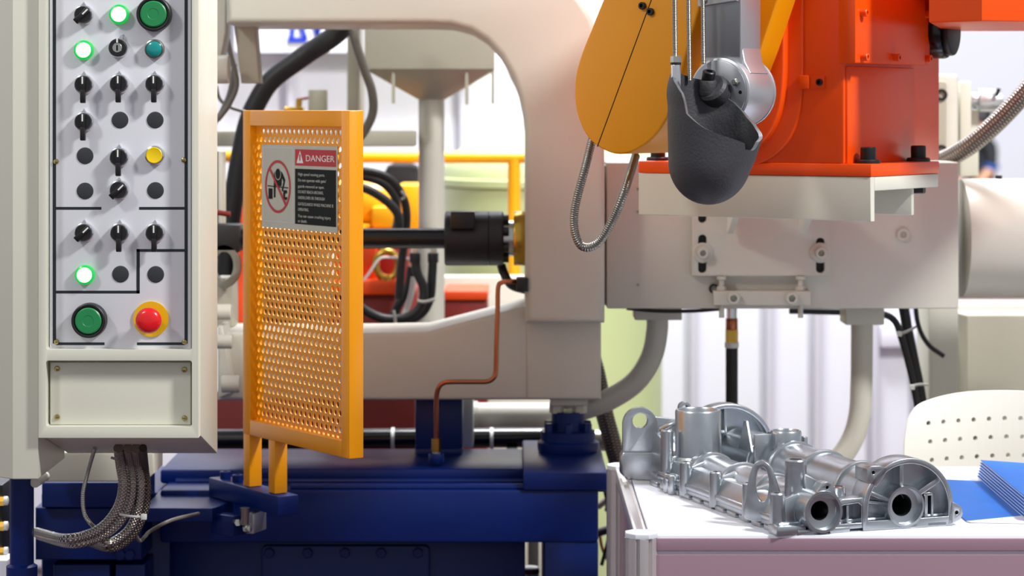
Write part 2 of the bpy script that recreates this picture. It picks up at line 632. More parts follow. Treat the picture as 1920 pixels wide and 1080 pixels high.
# ------------------------------------------------------------------ grey machine frame
fr = thing('casting_press', 'light grey C-shaped casting press body standing on the blue base', 'machine', (XP(1060, 4.4), 4.45, zp + .08))
YC = 4.28
arc = [(800, 44), (845, 46), (882, 56), (912, 75), (938, 104), (960, 142), (974, 182), (982, 220), (985, 250)]
outer = [(1134, 150), (1131, 110), (1124, 70), (1110, 32), (1090, 0), (1062, -32), (1025, -58), (970, -80)]
lp = L(YC, (424, -80), (424, 44), (620, 44), *arc, (985, 430), (985, 606), (1134, 606), (1134, 350), *outer)
MB(FY(YC)).prism(lp, -0.34, 0, 0.012).build('c_frame', 'grey_paint', fr, sharp=0.8)
YL = 4.335
lp = L(YL, (408, 624), (700, 624), (800, 622), (987, 574), (1127, 570), (1127, 750), (987, 751), (700, 751), (408, 751))
MB(FY(YL)).prism(lp, -0.20, 0, 0.008).build('lower_beam', 'grey_paint', fr, sharp=0.8)
MB(FY(YL - .004)).prism(L(YL, (986, 600), (1127, 600), (1127, 749), (986, 749)), -0.05, 0, 0.006).build('end_block', 'grey_paint', fr)
MB().box(XP(1032, 4.36), XP(1102, 4.36), 4.36, 4.44, zp + .088, ZP(751, 4.36) + .004, 0.003).build('foot_block', 'grey_paint', fr)
for dx in (-.021, .021):
    MB().cyl((ft.x + dx, 4.39, zp + .072), (ft.x + dx, 4.39, zp + .090), .0135, n=6).build('nut', 'grey_paint', fr)
# hinge-side lugs on the left end
MB(FY(4.30)).prism(L(4.30, (408, 612), (418, 612), (438, 736), (408, 748)), -0.10, 0, 0.004).build('end_plate', 'grey_paint', fr)
for (x0, x1, py, r, Y) in ((380, 434, 585, 15, 4.33), (405, 436, 641, 13, 4.27), (415, 450, 720, 16, 4.27), (380, 430, 130, 27, 4.4)):
    MB().cyl(P(x0, py, Y), P(x1, py, Y), r / FPX * Y, n=28, bev=.003).build('pin', 'grey_paint', fr)
MB(FY(4.45)).prism(L(4.45, (438, 40), (478, 40), (487, 156), (452, 156)), -0.06, 0, 0.003).build('stay', 'grey_dark', fr)
MB(FY(4.42)).prism(L(4.42, (404, -60), (425, -60), (423, 60), (412, 120), (404, 120)), -0.08, 0, 0.003).build('stay', 'grey_paint', fr)

# ------------------------------------------------------------------ shot-end beam to the right, robot mounting
YS = 4.36
sb = thing('shot_beam', 'long light grey steel beam below the orange robot', 'beam', (XP(1460, 4.5), 4.5, ZP(580, YS)))
MB().box(XP(1137, YS), XP(1798, YS), YS, YS + .24, ZP(579, YS), ZP(304, YS), 0.004).build('beam', 'grey_paint', sb)
yp = YS - .018
sl = lambda px, y0, y1: [(x, y) for x, y in rrect(*L(yp, (px - 8, y1))[0], *L(yp, (px + 8, y0))[0], 0.0072)]
pl = MB(FY(yp)).prism([L(yp, (1297, 517), (1556, 517), (1556, 345), (1297, 345)), sl(1317, 350, 418), sl(1317, 440, 512), sl(1538, 446, 512)], -0.017, 0, 0.002).build('slotted_plate', 'grey_paint', sb)
for px in (1317, 1538):
    MB(FY(YS - .0015)).prism(L(YS, (px - 12, 515), (px + 12, 515), (px + 12, 350), (px - 12, 350)), -0.001, 0.001).build('slot_backing', 'black', pl)
bb = socket_bolt('bolt', 0.0105, 0.016, 'grey_paint', 1.75)
for px in (1317, 1538):
    inst('bolt', bb, facing(P(px, 474, yp), (0, -1, 0)), pl)
yk = YS - .03
ck = MB(FY(yk)).prism(L(yk, (1338, 546), (1520, 546), (1520, 573), (1338, 573)), -0.030, 0, 0.002).build('clamp_bar', 'grey_paint', sb)
b2 = socket_bolt('bolt', 0.0118, 0.010, 'grey_paint')
for px in (1375, 1484):
    inst('bolt', b2, facing(P(px, 559, yk), (0, -1, 0)), ck)
for px in (1353, 1501):
    c = P(px, 560, yk + .014)
    b = MB()
    b.cyl((c.x, c.y, ZP(597, yk)), (c.x, c.y, ZP(519, yk)), .0048, n=14)
    b.lathe([(0, 0), (.0088, 0), (.0088, .007), (0, .007)], (c.x, c.y, ZP(546, yk) + .0005), (0, 0, 1), 6)
    b.lathe([(0, 0), (.0088, 0), (.0088, .006), (0, .006)], (c.x, c.y, ZP(525, yk)), (0, 0, 1), 6)
    b.build('jack_screw', 'grey_paint', ck)
MB(FY(YS - .003)).lathe([(.006, 0), (.010, 0), (.011, .003), (.006, .003)], (*L(YS, (1693, 440))[0], 0.0), (0, 0, 1), 24).build('threaded_hole', 'grey_paint', sb)
MB(FY(YS - .003)).lathe([(0, .001), (.006, .001), (.006, .003)], (*L(YS, (1693, 440))[0], 0.0), (0, 0, 1), 24).build('threaded_hole', 'grey_dark', sb)
MB(FY(YS - .002)).lathe([(.005, 0), (.009, 0), (.009, .003), (.005, .003)], (*L(YS, (1338, 541))[0], 0.0), (0, 0, 1), 20).build('threaded_hole', 'black', sb)
for px, py in ((1196, 354), (1196, 397), (1196, 534)):
    MB(FY(YS - .001)).cyl((*L(YS, (px, py))[0], 0), (*L(YS, (px, py))[0], .002), .0022, n=10).build('pin_hole', 'steel', sb)
MB().box(XP(1132, YS), XP(1140, YS), YS + .03, YS + .20, ZP(575, YS), ZP(310, YS), 0.002).build('joint_plate', 'grey_dark', sb)

# robot frame: x runs along the left-hand face towards the viewer, y out of that face, z up
ra = Vector((.825, -.564, 0)).normalized()
rb_ = Vector((-ra.y, ra.x, 0))
RO = Vector((XP(1633, 3.75), 3.75, 0))
# columns ex=ra, ey=up, ez=face normal (towards the viewer)
RF = frame(RO, ra, (0, 0, 1), -rb_)

mb_ = thing('robot_bracket', 'white steel angle bracket carrying the orange robot', 'bracket', P(1450, 415, 3.95))
z_t, z_b = 1.2440, 1.1748
b = MB(RF)
b.prism([(-.425, z_b), (0, z_b), (0, z_t), (-.425, z_t)], -.014, 0, .002)
b.build('side_plate', 'cream', mb_)
MB(RF).box(-.425, 0, z_t - .022, z_t, -.253, -.0145, .002).build('shelf', 'cream', mb_)
MB(RF).box(-.40, -.012, z_b + .003, z_t - .0225, -.185, -.175, .002).build('rib', 'cream', mb_)
for px0, px1, tip in ((1385, 1432, 1408), (1528, 1572, 1546)):
    Yg = 4.10
    b = MB(FY(Yg))
    b.hexa([(XP(px0, Yg), ZP(440, 4.3), -.22), (XP(px0 + 12, Yg), ZP(440, 4.3), -.22), (XP(px0 + 24, Yg), z_t - .03, -.02), (XP(px0 + 10, Yg), z_t - .03, -.02),
            (XP(px0, Yg), z_t - .03, -.235), (XP(px0 + 12, Yg), z_t - .03, -.235), (XP(px0 + 26, Yg), z_t - .024, -.02), (XP(px0 + 12, Yg), z_t - .024, -.02)])
    b.build('gusset', 'cream', mb_)
nb = hex_bolt('nut', 0.012, 0.010, 'black')
inst('nut', nb, facing(RF @ Vector((-.02, z_t - .022, -.218)), (0, 0, -1)), mb_)

# ------------------------------------------------------------------ orange robot
rob = thing('ladling_robot', 'orange and yellow ladling robot bolted on the white bracket', 'robot', RF @ Vector((-.2, z_t, -.12)))
zf = 1.2645
MB(RF).box(-.425, .001, z_t + .0005, zf, -.255, .001, .002).build('base_flange', 'orange', rob)
# column: tall box, left-hand face flush with the flange
MB(RF).box(-.27, -.047, zf - .001, 1.75, -.362, 0.0, .004).build('column', 'orange', rob)
# rounded side housing on the left-hand face (swept lip)
lip = crom([(-.142, 1.60), (-.142, 1.48), (-.143, 1.40), (-.152, 1.345), (-.176, 1.303), (-.215, 1.277), (-.27, 1.268)], 6)
lp2 = [(v.x, v.y) for v in [Vector((a[0], a[1])) for a in lip]]
outer_l = lp2 + [(-.34, 1.268), (-.34, 1.60)]
MB(RF).prism([(x, y) for x, y in outer_l], -.10, .020, .004).build('side_housing', 'orange', rob, sharp=.8)
MB(RF).prism([(x + .026, y - .012 if y < 1.5 else y) for x, y in lp2] + [(-.335, 1.268), (-.335, 1.60)], -.10, .006, .003).build('side_housing', 'orange', rob, sharp=.8)
# small hinge tab with a dark screw
h0 = hit(RF, 1500, 166, 2, .004)
h1 = hit(RF, 1546, 142, 2, .004)
tb = MB(RF).box(h0.x, h1.x, h0.y, h1.y, 0, .005, .001).build('tab', 'orange', rob)
MB(RF).box(h0.x, h0.x + .018, h0.y - .001, h1.y + .001, .004, .011, .002).build('tab', 'orange', rob)
sbk = socket_bolt('bolt', 0.0055, 0.004, 'black')
inst('bolt', sbk, facing(RF @ Vector((*hit(RF, 1537, 154, 2, .005).xy, .005)), -rb_), tb)
# bolted cover on the right-hand face (faces along +ra)
xr = -.047
cl = hit(RF, 1604, 118, 0, xr + .028)
cr = hit(RF, 1735, 120, 0, xr + .028)
cvr = MB(RF).box(xr - .002, xr + .028, cl.y, 1.62, cr.z, cl.z, .002).build('bolted_cover', 'orange', rob)
obm = socket_bolt('bolt', 0.0062, 0.011, 'orange')
for px, py in ((1615, 24), (1616, 107), (1676, 108)):
    inst('bolt', obm, facing(RF @ hit(RF, px, py, 0, xr + .028), ra), cvr)
for px, py in ((1735, 110), (1736, 27)):
    q = hit(RF, px, py, 0, xr + .02)
    inst('bolt', obm, facing(RF @ q, ra), cvr)
MB(RF).box(xr + .001, xr + .02, hit(RF, 1735, 122, 0, xr + .02).y, 1.62, hit(RF, 1744, 110, 0, xr + .02).z, cr.z + .002, .002).build('bolted_cover', 'orange', rob)
# inset seam of the column's right-hand face (raised weld plate)
q0 = hit(RF, 1711, 124, 0, xr)
MB(RF).box(xr - .002, xr + .004, zf, cl.y - .004, q0.z, -.006, .002).build('face_plate', 'orange', rob)
# flange bolts
fbm = socket_bolt('bolt', 0.0125, 0.026, 'black', 1.55)
for px in (1628, 1722):
    q = hit(RF, px, 306, 1, zf)
    xx = -.022
    q = hit(RF, px, 300, 0, xx)
    inst('bolt', fbm, Matrix.Translation(RF @ Vector((xx, zf, q.z))), rob)
inst('bolt', fbm, Matrix.Translation(RF @ Vector((-.405, zf, -.03))), rob)
# upper arm housing reaching to the right
hq = [(XP(1742, 3.72), 3.72), (XP(1841, 3.66), 3.66), (XP(2150, 3.78), 3.78), (XP(2150, 4.10), 4.10), (XP(1770, 4.12), 4.12)]
b = MB()
b.prism([(x, y) for x, y in hq], ZP(42, 3.7), 1.75, .003)
b.build('upper_housing', 'orange', rob)
hql = hit(RF, 1726, 30, 0, xr + .03)
# dark motor drum under the housing
md = P(1786, 62, 4.02)
MB().cyl(P(1740, 60, 4.035), P(1778, 60, 4.02), .045, n=40, bev=.006).build('motor_drum', 'black_gloss', rob)
MB().cyl(P(1778, 60, 4.02), P(1790, 60, 4.015), .040, n=40, bev=.004).build('motor_drum', 'black', rob)

# yellow swing arm cover (rounded slab, leaning)
ty = .25
pts = [hit(RF, px, py, 2, ty) for px, py in ((1176, -110), (1150, -45), (1128, 5), (1108, 55), (1090, 100), (1078, 145), (1077, 190), (1086, 228), (1102, 258), (1124, 277), (1150, 288), (1178, 287), (1206, 274), (1230, 253), (1248, 226), (1262, 193), (1284, 110), (1311, 16), (1346, -110))]
lo = [(p.x, p.y) for p in pts]
sm = crom([(x, y) for x, y in lo], 3)
yl = [(v[0], v[1]) for v in sm]
ycv = MB(RF).prism(yl, .022, ty, .004).build('arm_cover', 'robot_yellow', rob, sharp=.8)
# seam on the face
s0, s1 = hit(RF, 1236, -40, 2, ty), hit(RF, 1120, 275, 2, ty)
dv = Vector((s1.x - s0.x, s1.y - s0.y)).normalized()
nv = Vector((-dv.y, dv.x)) * .0007
MB(RF).prism([(s0.x + nv.x, s0.y + nv.y), (s1.x + nv.x, s1.y + nv.y), (s1.x - nv.x, s1.y - nv.y), (s0.x - nv.x, s0.y - nv.y)], ty - .001, ty + .0004).build('seam', 'sign_black', ycv)
cb = socket_bolt('bolt', 0.0058, 0.006, 'black')
for px, py in ((1206, 11), (1221, 22)):
    inst('bolt', cb, facing(RF @ hit(RF, px, py, 2, ty), -rb_), ycv)
# inner yellow link behind the silver arm
g = [hit(RF, px, py, 2, .09) for px, py in ((1340, -120), (1500, -120), (1458, 0), (1427, 92), (1405, 150), (1370, 180), (1330, 160))]
MB(RF).prism([(p.x, p.y) for p in g], .03, .09, .003).build('link', 'robot_yellow', rob)

# silver ladle arm with wrist drum
ts = .263
al_, ar_ = hit(RF, 1314, 60, 2, ts), hit(RF, 1389, 60, 2, ts)
zc = hit(RF, 1355, 172, 2, ts)
MB(RF).box(al_.x, ar_.x, zc.y + .02, 1.70, ts - .064, ts, .004).build('forearm', 'alu_arm', rob)
MB(RF).box(al_.x + .0015, ar_.x - .0005, zc.y + .052, 1.70, ts - .001, ts + .003, .001).build('forearm_plate', 'alu_disc', rob)
zz = hit(RF, 1350, 7, 2, ts + .004).y
b = MB(RF).prism([(al_.x - .001, zz - .004), (ar_.x - .002, zz + .003), (ar_.x - .002, zz + .06), (al_.x - .001, zz + .06)], ts, ts + .009, .002)
cp_ = b.build('clamp_plate', 'alu_arm', rob)
inst('bolt', socket_bolt('bolt', 0.006, 0.004, 'zinc'), facing(RF @ Vector((al_.x + .010, zz + .006, ts + .009)), -rb_), cp_)
dr = MB(RF).cyl((zc.x, zc.y, ts - .068), (zc.x, zc.y, ts + .010), .0515, n=56, bev=.003).build('wrist_drum', 'alu_arm', rob)
MB(RF).cyl((zc.x, zc.y, ts - .072), (zc.x, zc.y, ts - .067), .0525, n=56, bev=.001).build('wrist_rim', 'alu_arm', dr)
MB(RF).cyl((zc.x, zc.y, ts + .0095), (zc.x, zc.y, ts + .014), .047, n=56, bev=.001).build('wrist_face', 'alu_disc', dr)
wn = MB(); wn.lathe([(0, 0), (.0062, 0), (.0062, .005), (.004, .006), (.004, .010), (0, .010)], (0, 0, 0), (0, 0, 1), 6)
wnm = wn.mesh('nut', 'zinc')
for px, py in ((1381, 154), (1330, 215)):
    inst('nut', wnm, facing(RF @ hit(RF, px, py, 2, ts + .014), -rb_), dr)
q = hit(RF, 1388, 173, 2, ts + .014)
MB(RF).cyl((q.x, q.y, ts + .0135), (q.x, q.y, ts + .0145), .0028, n=14).build('dowel_hole', 'sign_black', dr)
MB(RF).cyl((zc.x, zc.y, ts + .013), (zc.x, zc.y, ts + .026), .009, n=20).build('wrist_shaft', 'zinc', dr)
# fillet between arm and drum
MB(RF).prism([(ar_.x - .01, zc.y + .07), (ar_.x - .001, zc.y + .07), (ar_.x + .004, zc.y + .045), (ar_.x + .014, zc.y + .028), (ar_.x - .02, zc.y + .02)], ts - .062, ts - .004, .003).build('fillet', 'alu_arm', dr)

# threaded push rods
def threaded(name, p0, p1, r, m, parent, pitch=.0022, label=None):
    n = int((Vector(p1) - Vector(p0)).length / pitch * 2)
    pts = [Vector(p0).lerp(Vector(p1), i / n) for i in range(n + 1)]
    return MB().tube(pts, [r if i % 2 else r * .86 for i in range(n + 1)], 14).build(name, m, parent)

Yr = 3.50
threaded('push_rod', P(1264, -60, Yr), P(1266, 112, Yr), .0039, 'steel', rob)
threaded('push_rod', P(1290, -60, Yr + .06), P(1293, 150, Yr + .06), .0036, 'steel', rob)
threaded('push_rod', P(1317, -60, Yr + .09), P(1319, 120, Yr + .09), .0036, 'steel', rob)
b = MB()
c = P(1267, 110, Yr)
b.lathe([(0, 0), (.0078, 0), (.0078, .009), (0, .009)], P(1267, 117, Yr), (0, 0, 1), 6)
b.build('rod_nut', 'zinc', rob)
MB().cyl(P(1267, 121, Yr), P(1267, 117, Yr), .008, n=20).build('rod_seal', 'black', rob)
MB().cyl(P(1268, 165, Yr), P(1267, 121, Yr), .0073, n=24, bev=.001).build('rod_end', 'chrome', rob)

# ------------------------------------------------------------------ iron ladle
YLd = 3.515
lc = P(1331, 300, YLd)
sc = YLd / FPX
rim = [(0, 256), (20, 243), (40, 222), (60, 192), (75, 170), (88, 155), (100, 149), (120, 144), (138, 138), (150, 138), (158, 150), (164, 170), (172, 150), (180, 138), (188, 135), (202, 148), (214, 160), (226, 177), (229, 196), (231, 213), (245, 229), (258, 241), (270, 250), (288, 259), (302, 266), (306, 268), (309, 279), (324, 282), (332, 278), (335, 266), (345, 261)]
N = 120
def rim_y(deg):
    deg %= 360
    for (a, ya), (c_, yc_) in zip(rim, rim[1:] + [(360, 256)]):
        if a <= deg <= c_:
            t_ = (deg - a) / (c_ - a)
            return ya + (yc_ - ya) * t_
    return 256
bm = bmesh.new()
def wall_r(z, deg, off):
    """radius (m) at height z px-row for the cup: slightly flared towards the spout, drawn in at the tall back"""
    py = z
    r = 84.0
    if py > 300:
        t_ = min(1.0, (py - 300) / 85.0)
        r = 78.0 * math.sqrt(max(0.0, 1 - t_ * t_)) if t_ < 1 else 0
    else:
        r = 78.0 + (300 - py) * 0.05
    return max(0.0, r * sc - off)
M_ = 30
def cx_of(py):
    # the cup leans: its axis shifts right towards the rim
    return lc.x + (300 - py) * sc * 0.03
grid = {}
def ladle_surf(off):
    rows = []
    bot = 384 - off / sc
    for j in range(M_ + 1):
        row = []
        for i in range(N):
            deg = 360.0 * i / N
            top = rim_y(deg)
            if j <= 12:           # bowl bottom up to row 300
                a_ = j / 12 * math.pi / 2
                py = 300 + (bot - 300) * math.cos(a_)
                R_ = (78.0 * sc - off) * math.sin(a_)
            else:
                t_ = (j - 12) / (M_ - 12)
                py = 300 + (top - 300) * t_
                R_ = wall_r(py, deg, off)
            phi = math.radians(deg)
            # oval spout pull and drawn-in, pinched ears at the back left
            ex = 1.0
            if py < 215:
                ex = 1.0 - min(1.0, (215 - py) / 80.0) * 0.10 * (1 if 60 < deg < 250 else 0)
            x = cx_of(py) + R_ * math.cos(phi) * ex
            if 170 < deg < 250 and py < 200:
                x -= 0.004 * math.sin((200 - py) / 65.0 * math.pi)
            cr_ = math.cos(math.radians(deg - 345))
            if cr_ > 0 and py < 330:
                x += (330 - py) * sc * 0.24 * cr_ * min(1.0, (330 - py) / 30.0)
            y = lc.y + R_ * math.sin(phi)
            row.append((x, y, ZP(py, YLd)))
        rows.append(row)
    return rows
outS, inS = ladle_surf(0.0), ladle_surf(0.0055)
def skin_rows(rows, flip):
    vs = [[bm.verts.new(v) for v in r] for r in rows]
    for j in range(M_):
        for i in range(N):
            k = (i + 1) % N
            q_ = (vs[j][i], vs[j][k], vs[j + 1][k], vs[j + 1][i])
            try:
                bm.faces.new(q_[::-1] if flip else q_)
            except ValueError:
                pass
    return vs
vo, vi = skin_rows(outS, False), skin_rows(inS, True)
for i in range(N):
    k = (i + 1) % N
    f = bm.faces.new((vo[M_][i], vo[M_][k], vi[M_][k], vi[M_][i]))
    f.material_index = 1
bmesh.ops.remove_doubles(bm, verts=bm.verts[:], dist=1e-6)
ld = MB(); ld.bm.free(); ld.bm = bm
lad = thing('pouring_ladle', 'dark cast iron pouring ladle hanging from the silver robot arm', 'ladle', P(1336, 384, YLd))
put('cup', ld.mesh('cup', ['cast_iron', 'iron_edge'], sharp=.7), lad)
# thickened hinge cheek with its bolt, joined to the wrist shaft
pk = P(1340, 172, YLd + .066)
MB().lathe([(0, -.012), (.022, -.012), (.024, -.006), (.024, .010), (.020, .014), (0, .014)], pk, (-.35, -.5, .45), 28).build('hinge_boss', 'cast_iron', lad)
bk = P(1327, 152, YLd + .056)
inst('bolt', socket_bolt('bolt', .0098, .016, 'black'), facing(bk, (.12, -.35, .9)), lad)
MB().cyl(bk + Vector((0, .004, -.022)), bk + Vector((0, .001, .002)), .0135, n=28, bev=.003).build('hinge_cheek', 'cast_iron', lad)

# flexible conduit loop under the yellow cover
def ribbed(name, pts, wpx, Y, m, label, cat, pitch=.0035):
    q = crom([P(p[0], p[1], p[2] if len(p) > 2 else Y) for p in pts], 40)
    L_ = [0.0]
    for a, c_ in zip(q, q[1:]):
        L_.append(L_[-1] + (c_ - a).length)
    tot = L_[-1]
    n = int(tot / pitch * 4)
    out, j = [], 0
    for i in range(n + 1):
        d = tot * i / n
        while j < len(L_) - 2 and L_[j + 1] < d:
            j += 1
        out.append(q[j].lerp(q[j + 1], (d - L_[j]) / max(1e-9, L_[j + 1] - L_[j])))
    r = wpx / 2 / FPX * Y
    return MB().tube(out, [r * (1.0, .97, .88, .97)[i % 4] for i in range(n + 1)], 14).build(name, m, None, label, cat, sharp=1.2)

ribbed('flexible_conduit', [(1112, 255, 3.80), (1097, 315), (1079, 385), (1077, 430), (1092, 462), (1122, 455), (1150, 410), (1172, 355), (1192, 292, 3.84)], 17, 3.78, 'steel', 'ribbed metal conduit looping below the yellow arm cover', 'conduit')

# ------------------------------------------------------------------ control console
YK = 3.60            # switch plate
con = thing('control_console', 'cream operator console with rows of switches and push buttons', 'control panel', (XP(222, 3.7), 3.7, ZP(850, 3.81)))
yf = 3.578
zt0 = ZP(-260, yf)
def RL(Y, x0, y0, x1, y1, r=.004):
    a, c_ = L(Y, (x0, y1), (x1, y0))
    return rrect(a[0], a[1], c_[0], c_[1], r)
MB(FY(yf)).prism([L(yf, (72, -260), (372, -260), (372, 821), (72, 821)), RL(yf, 86, -230, 360, 656), RL(yf, 86, 676, 360, 800)], -.024, 0, .003).build('bezel', 'cream', con)
# box behind with a sloping underside
x0, x1 = XP(72, yf), XP(372, yf)
zb0, zb1 = ZP(821, yf), ZP(850, 3.81)
MB().hexa([(x0, yf + .026, zb0), (x1, yf + .026, zb0), (x1, 3.81, zb1), (x0, 3.81, zb1), (x0, yf + .026, zt0), (x1, yf + .026, zt0), (x1, 3.81, zt0), (x0, 3.81, zt0)], .002).build('housing', 'cream', con)
sw = MB(FY(YK)).prism(L(YK, (93, -225), (358, -225), (358, 654), (93, 654)), -.003, 0, .0006).build('switch_plate', 'panel_white', con)
cvp = MB(FY(YK - .004)).prism(L(YK, (95, 679), (358, 679), (358, 796), (95, 796)), -.006, 0, .001).build('blank_cover', 'cream', con)
scr = MB().lathe([(0, .0035), (.002, .0034), (.0035, .0026), (.0042, .001), (.0044, -.0005), (0, -.0005)], (0, 0, 0), (0, 0, 1), 16).mesh('screw', 'screw_brass')
for px, py, pr, yy in ((107, 691, cvp, YK - .004), (346, 693, cvp, YK - .004), (107, 782, cvp, YK - .004), (346, 784, cvp, YK - .004),
                       (105, 303, sw, YK), (345, 300, sw, YK), (106, 641, sw, YK), (346, 641, sw, YK)):
    inst('screw', scr, facing(P(px, py, yy), (0, -1, 0)), pr)
# printed outlines, flat on the plate
def bar(x0_, y0_, x1_, y1_):
    MB(FY(YK)).prism(L(YK, (x0_, y0_), (x1_, y0_), (x1_, y1_), (x0_, y1_)), -.0005, .0004).build('printed_line', 'panel_line', sw)
bar(99, -220, 105, 644); bar(346, -220, 352, 644)
bar(105, 388, 190, 393); bar(261, 388, 346, 393)
bar(256, 467, 346, 472); bar(256, 467, 262, 550); bar(105, 545, 262, 550)
bar(105, 642, 196, 647); bar(257, 642, 346, 647)

# switch meshes, local +z towards the operator
def sel_meshes():
    bz = MB()
    bz.lathe([(0, 0), (.0150, 0), (.0150, .004), (.0142, .0085), (.0125, .0095), (0, .0095)], (0, 0, 0), (0, 0, 1), 28)
    bz.prism([(-.006, .010), (.006, .010), (0, .0195)], .0, .005)
    kn = MB()
    kn.lathe([(0, .009), (.0128, .009), (.0128, .013), (.0118, .0155), (0, .0155)], (0, 0, 0), (0, 0, 1), 28)
    kn.hexa([(-.0042, -.0125, .009), (.0042, -.0125, .009), (.0050, .0118, .009), (-.0050, .0118, .009), (-.0036, -.0125, .0185), (.0036, -.0125, .0185), (.0042, .0115, .0185), (-.0042, .0115, .0185)], .0012)
    lv = MB()
    lv.hexa([(-.0042, -.0285, .011), (.0042, -.0285, .011), (.0040, -.008, .010), (-.0040, -.008, .010), (-.0038, -.0280, .018), (.0038, -.0280, .018), (.0036, -.008, .0190), (-.0036, -.008, .0190)], .0014)
    sh = MB()
    sh.hexa([(-.0052, -.0160, .010), (.0052, -.0160, .010), (.0048, -.006, .010), (-.0048, -.006, .010), (-.0046, -.0155, .017), (.0046, -.0155, .017), (.0042, -.006, .0185), (-.0042, -.006, .0185)], .0012)
    mk = MB().box(-.0011, .0011, .0005, .0113, .0184, .0190)
    return bz.mesh('selector_switch', 'chrome'), kn.mesh('knob', 'black'), lv.mesh('lever', 'black'), sh.mesh('lever', 'black'), mk.mesh('pointer_mark', 'white_mark')
SEL = sel_meshes()
def selector(px, py, tilt):
    M0 = facing(P(px, py, YK), (0, -1, 0))
    s = inst('selector_switch', SEL[0], M0, con)
    R_ = M0 @ Matrix.Rotation(-tilt, 4, 'Z')
    for nm, me in (('knob', SEL[1]), ('lever', SEL[3] if tilt else SEL[2]), ('pointer_mark', SEL[4])):
        c_ = bpy.data.objects.new(nm, me)
        COL.objects.link(c_)
        c_.parent = s
        c_.matrix_basis = Matrix.Rotation(-tilt, 4, 'Z')
    return s
# facing() leaves local y up for n = -Y?  checked below and corrected
_t = facing((0, 0, 0), (0, -1, 0)).to_3x3() @ Vector((0, 1, 0))
assert _t.z > .99, _t
def lathe_part(name, prof, m, n=32, sharp=.55):
    return MB().lathe(prof, (0, 0, 0), (0, 0, 1), n).mesh(name, m, sharp)
def sub(parent, name, me):
    c_ = bpy.data.objects.new(name, me)
    COL.objects.link(c_)
    c_.parent = parent
    return c_
IL = (lathe_part('indicator_button', [(0, 0), (.0150, 0), (.0150, .005), (.0140, .0095), (.0122, .0105), (.0122, .007), (0, .007)], 'green_ring'),
      lathe_part('lens', [(0, .0112), (.008, .0110), (.0108, .0104), (.0112, .008), (0, .008)], 'lamp_on'))
BT = lathe_part('push_button', [(0, 0), (.0150, 0), (.0150, .005), (.0142, .0092), (.0126, .0100), (.0126, .006), (0, .006)], 'chrome')
BTd = lathe_part('push_button', [(0, 0), (.0150, 0), (.0150, .005), (.0142, .0092), (.0126, .0100), (.0126, .006), (0, .006)], 'steel')
CPY = lathe_part('cap', [(0, .0106), (.008, .0108), (.0112, .0116), (.0122, .0108), (.0123, .006), (0, .006)], 'yellow_cap')
CPT = lathe_part('cap', [(0, .0124), (.006, .0120), (.0100, .0108), (.0120, .0092), (.0122, .006), (0, .006)], 'teal_cap')
BC = lathe_part('blanking_plug', [(0, .0016), (.010, .0016), (.0120, .0011), (.0128, -.0004), (0, -.0004)], 'cap_black')
BG = (lathe_part('push_button', [(0, 0), (.0262, 0), (.0262, .010), (.0255, .016), (.0240, .017), (.0212, .0165), (.0205, .012), (0, .012)], 'black', 44),
      lathe_part('cap', [(0, .0176), (.008, .0176), (.0085, .0180), (.018, .0180), (.0198, .0165), (.0205, .012), (0, .012)], 'green_cap', 44))
ES = (lathe_part('emergency_stop', [(0, .003), (.0265, .003), (.0265, 0), (0, 0)], 'yellow_disc', 44),
      lathe_part('mushroom_head', [(0, .036), (.006, .0362), (.013, .0350), (.0175, .032), (.0194, .028), (.0192, .024), (.0150, .022), (.0110, .021), (.0110, .002), (0, .002)], 'red_cap', 40))
SELS = [(158, 28, .80), (158.5, 158, 0), (224.5, 157, 0), (291, 157, 0), (158.5, 228, 0), (224.5, 294.5, 0), (224.5, 356, .80), (159, 435.5, .80), (225.5, 436, 0), (291.5, 436, 0)]
for px, py, tl in SELS:
    selector(px, py, tl)
for px, py in ((224, 27), (158, 94), (160, 515)):
    o = inst('indicator_button', IL[0], facing(P(px, py, YK), (0, -1, 0)), con, 'lit green indicator button')
    sub(o, 'lens', IL[1])
o = inst('push_button', BT, facing(P(291, 291, YK), (0, -1, 0)), con, 'yellow push button'); sub(o, 'cap', CPY)
o = inst('push_button', BTd, facing(P(290.5, 92, YK), (0, -1, 0)), con, 'teal push button'); sub(o, 'cap', CPT)
for px, py in ((225, 225), (291, 225), (159.5, 292), (159.5, 358), (291.5, 357), (226, 514), (292, 514.5)):
    inst('blanking_plug', BC, facing(P(px, py, YK), (0, -1, 0)), con)
for px, py in ((290.5, 27), (169, 600)):
    o = inst('push_button', BG[0], facing(P(px, py, YK), (0, -1, 0)), con, 'large green push button'); sub(o, 'cap', BG[1])
o = inst('emergency_stop', ES[0], facing(P(283.5, 598, YK), (0, -1, 0)), con, 'red emergency stop on a yellow disc'); sub(o, 'mushroom_head', ES[1])
# key switch
M0 = facing(P(223, 90, YK), (0, -1, 0))
k = inst('key_switch', lathe_part('key_switch', [(0, 0), (.0150, 0), (.0150, .005), (.0142, .0092), (0, .0092)], 'chrome'), M0, con, 'chrome and black key switch')
sub(k, 'collar', lathe_part('collar', [(.0074, .009), (.0132, .009), (.0132, .0150), (.0120, .0165), (.0074, .0165)], 'black'))
sub(k, 'key_barrel', lathe_part('key_barrel', [(0, .0172), (.0066, .0172), (.0074, .0164), (.0074, .009), (0, .009)], 'zinc'))
sub(k, 'keyhole', MB().box(-.0013, .0013, -.0045, .0040, .0170, .0175).mesh('keyhole', 'sign_black'))
sub(k, 'pointer_mark', MB().box(-.0012, .0012, .0076, .0150, .0150, .0172).mesh('pointer_mark', 'white_mark'))
sub(k, 'pointer_tab', MB().prism([(-.001, .010), (.006, .010), (.007, .0205), (.003, .0185)], .0, .006).mesh('pointer_tab', 'chrome'))

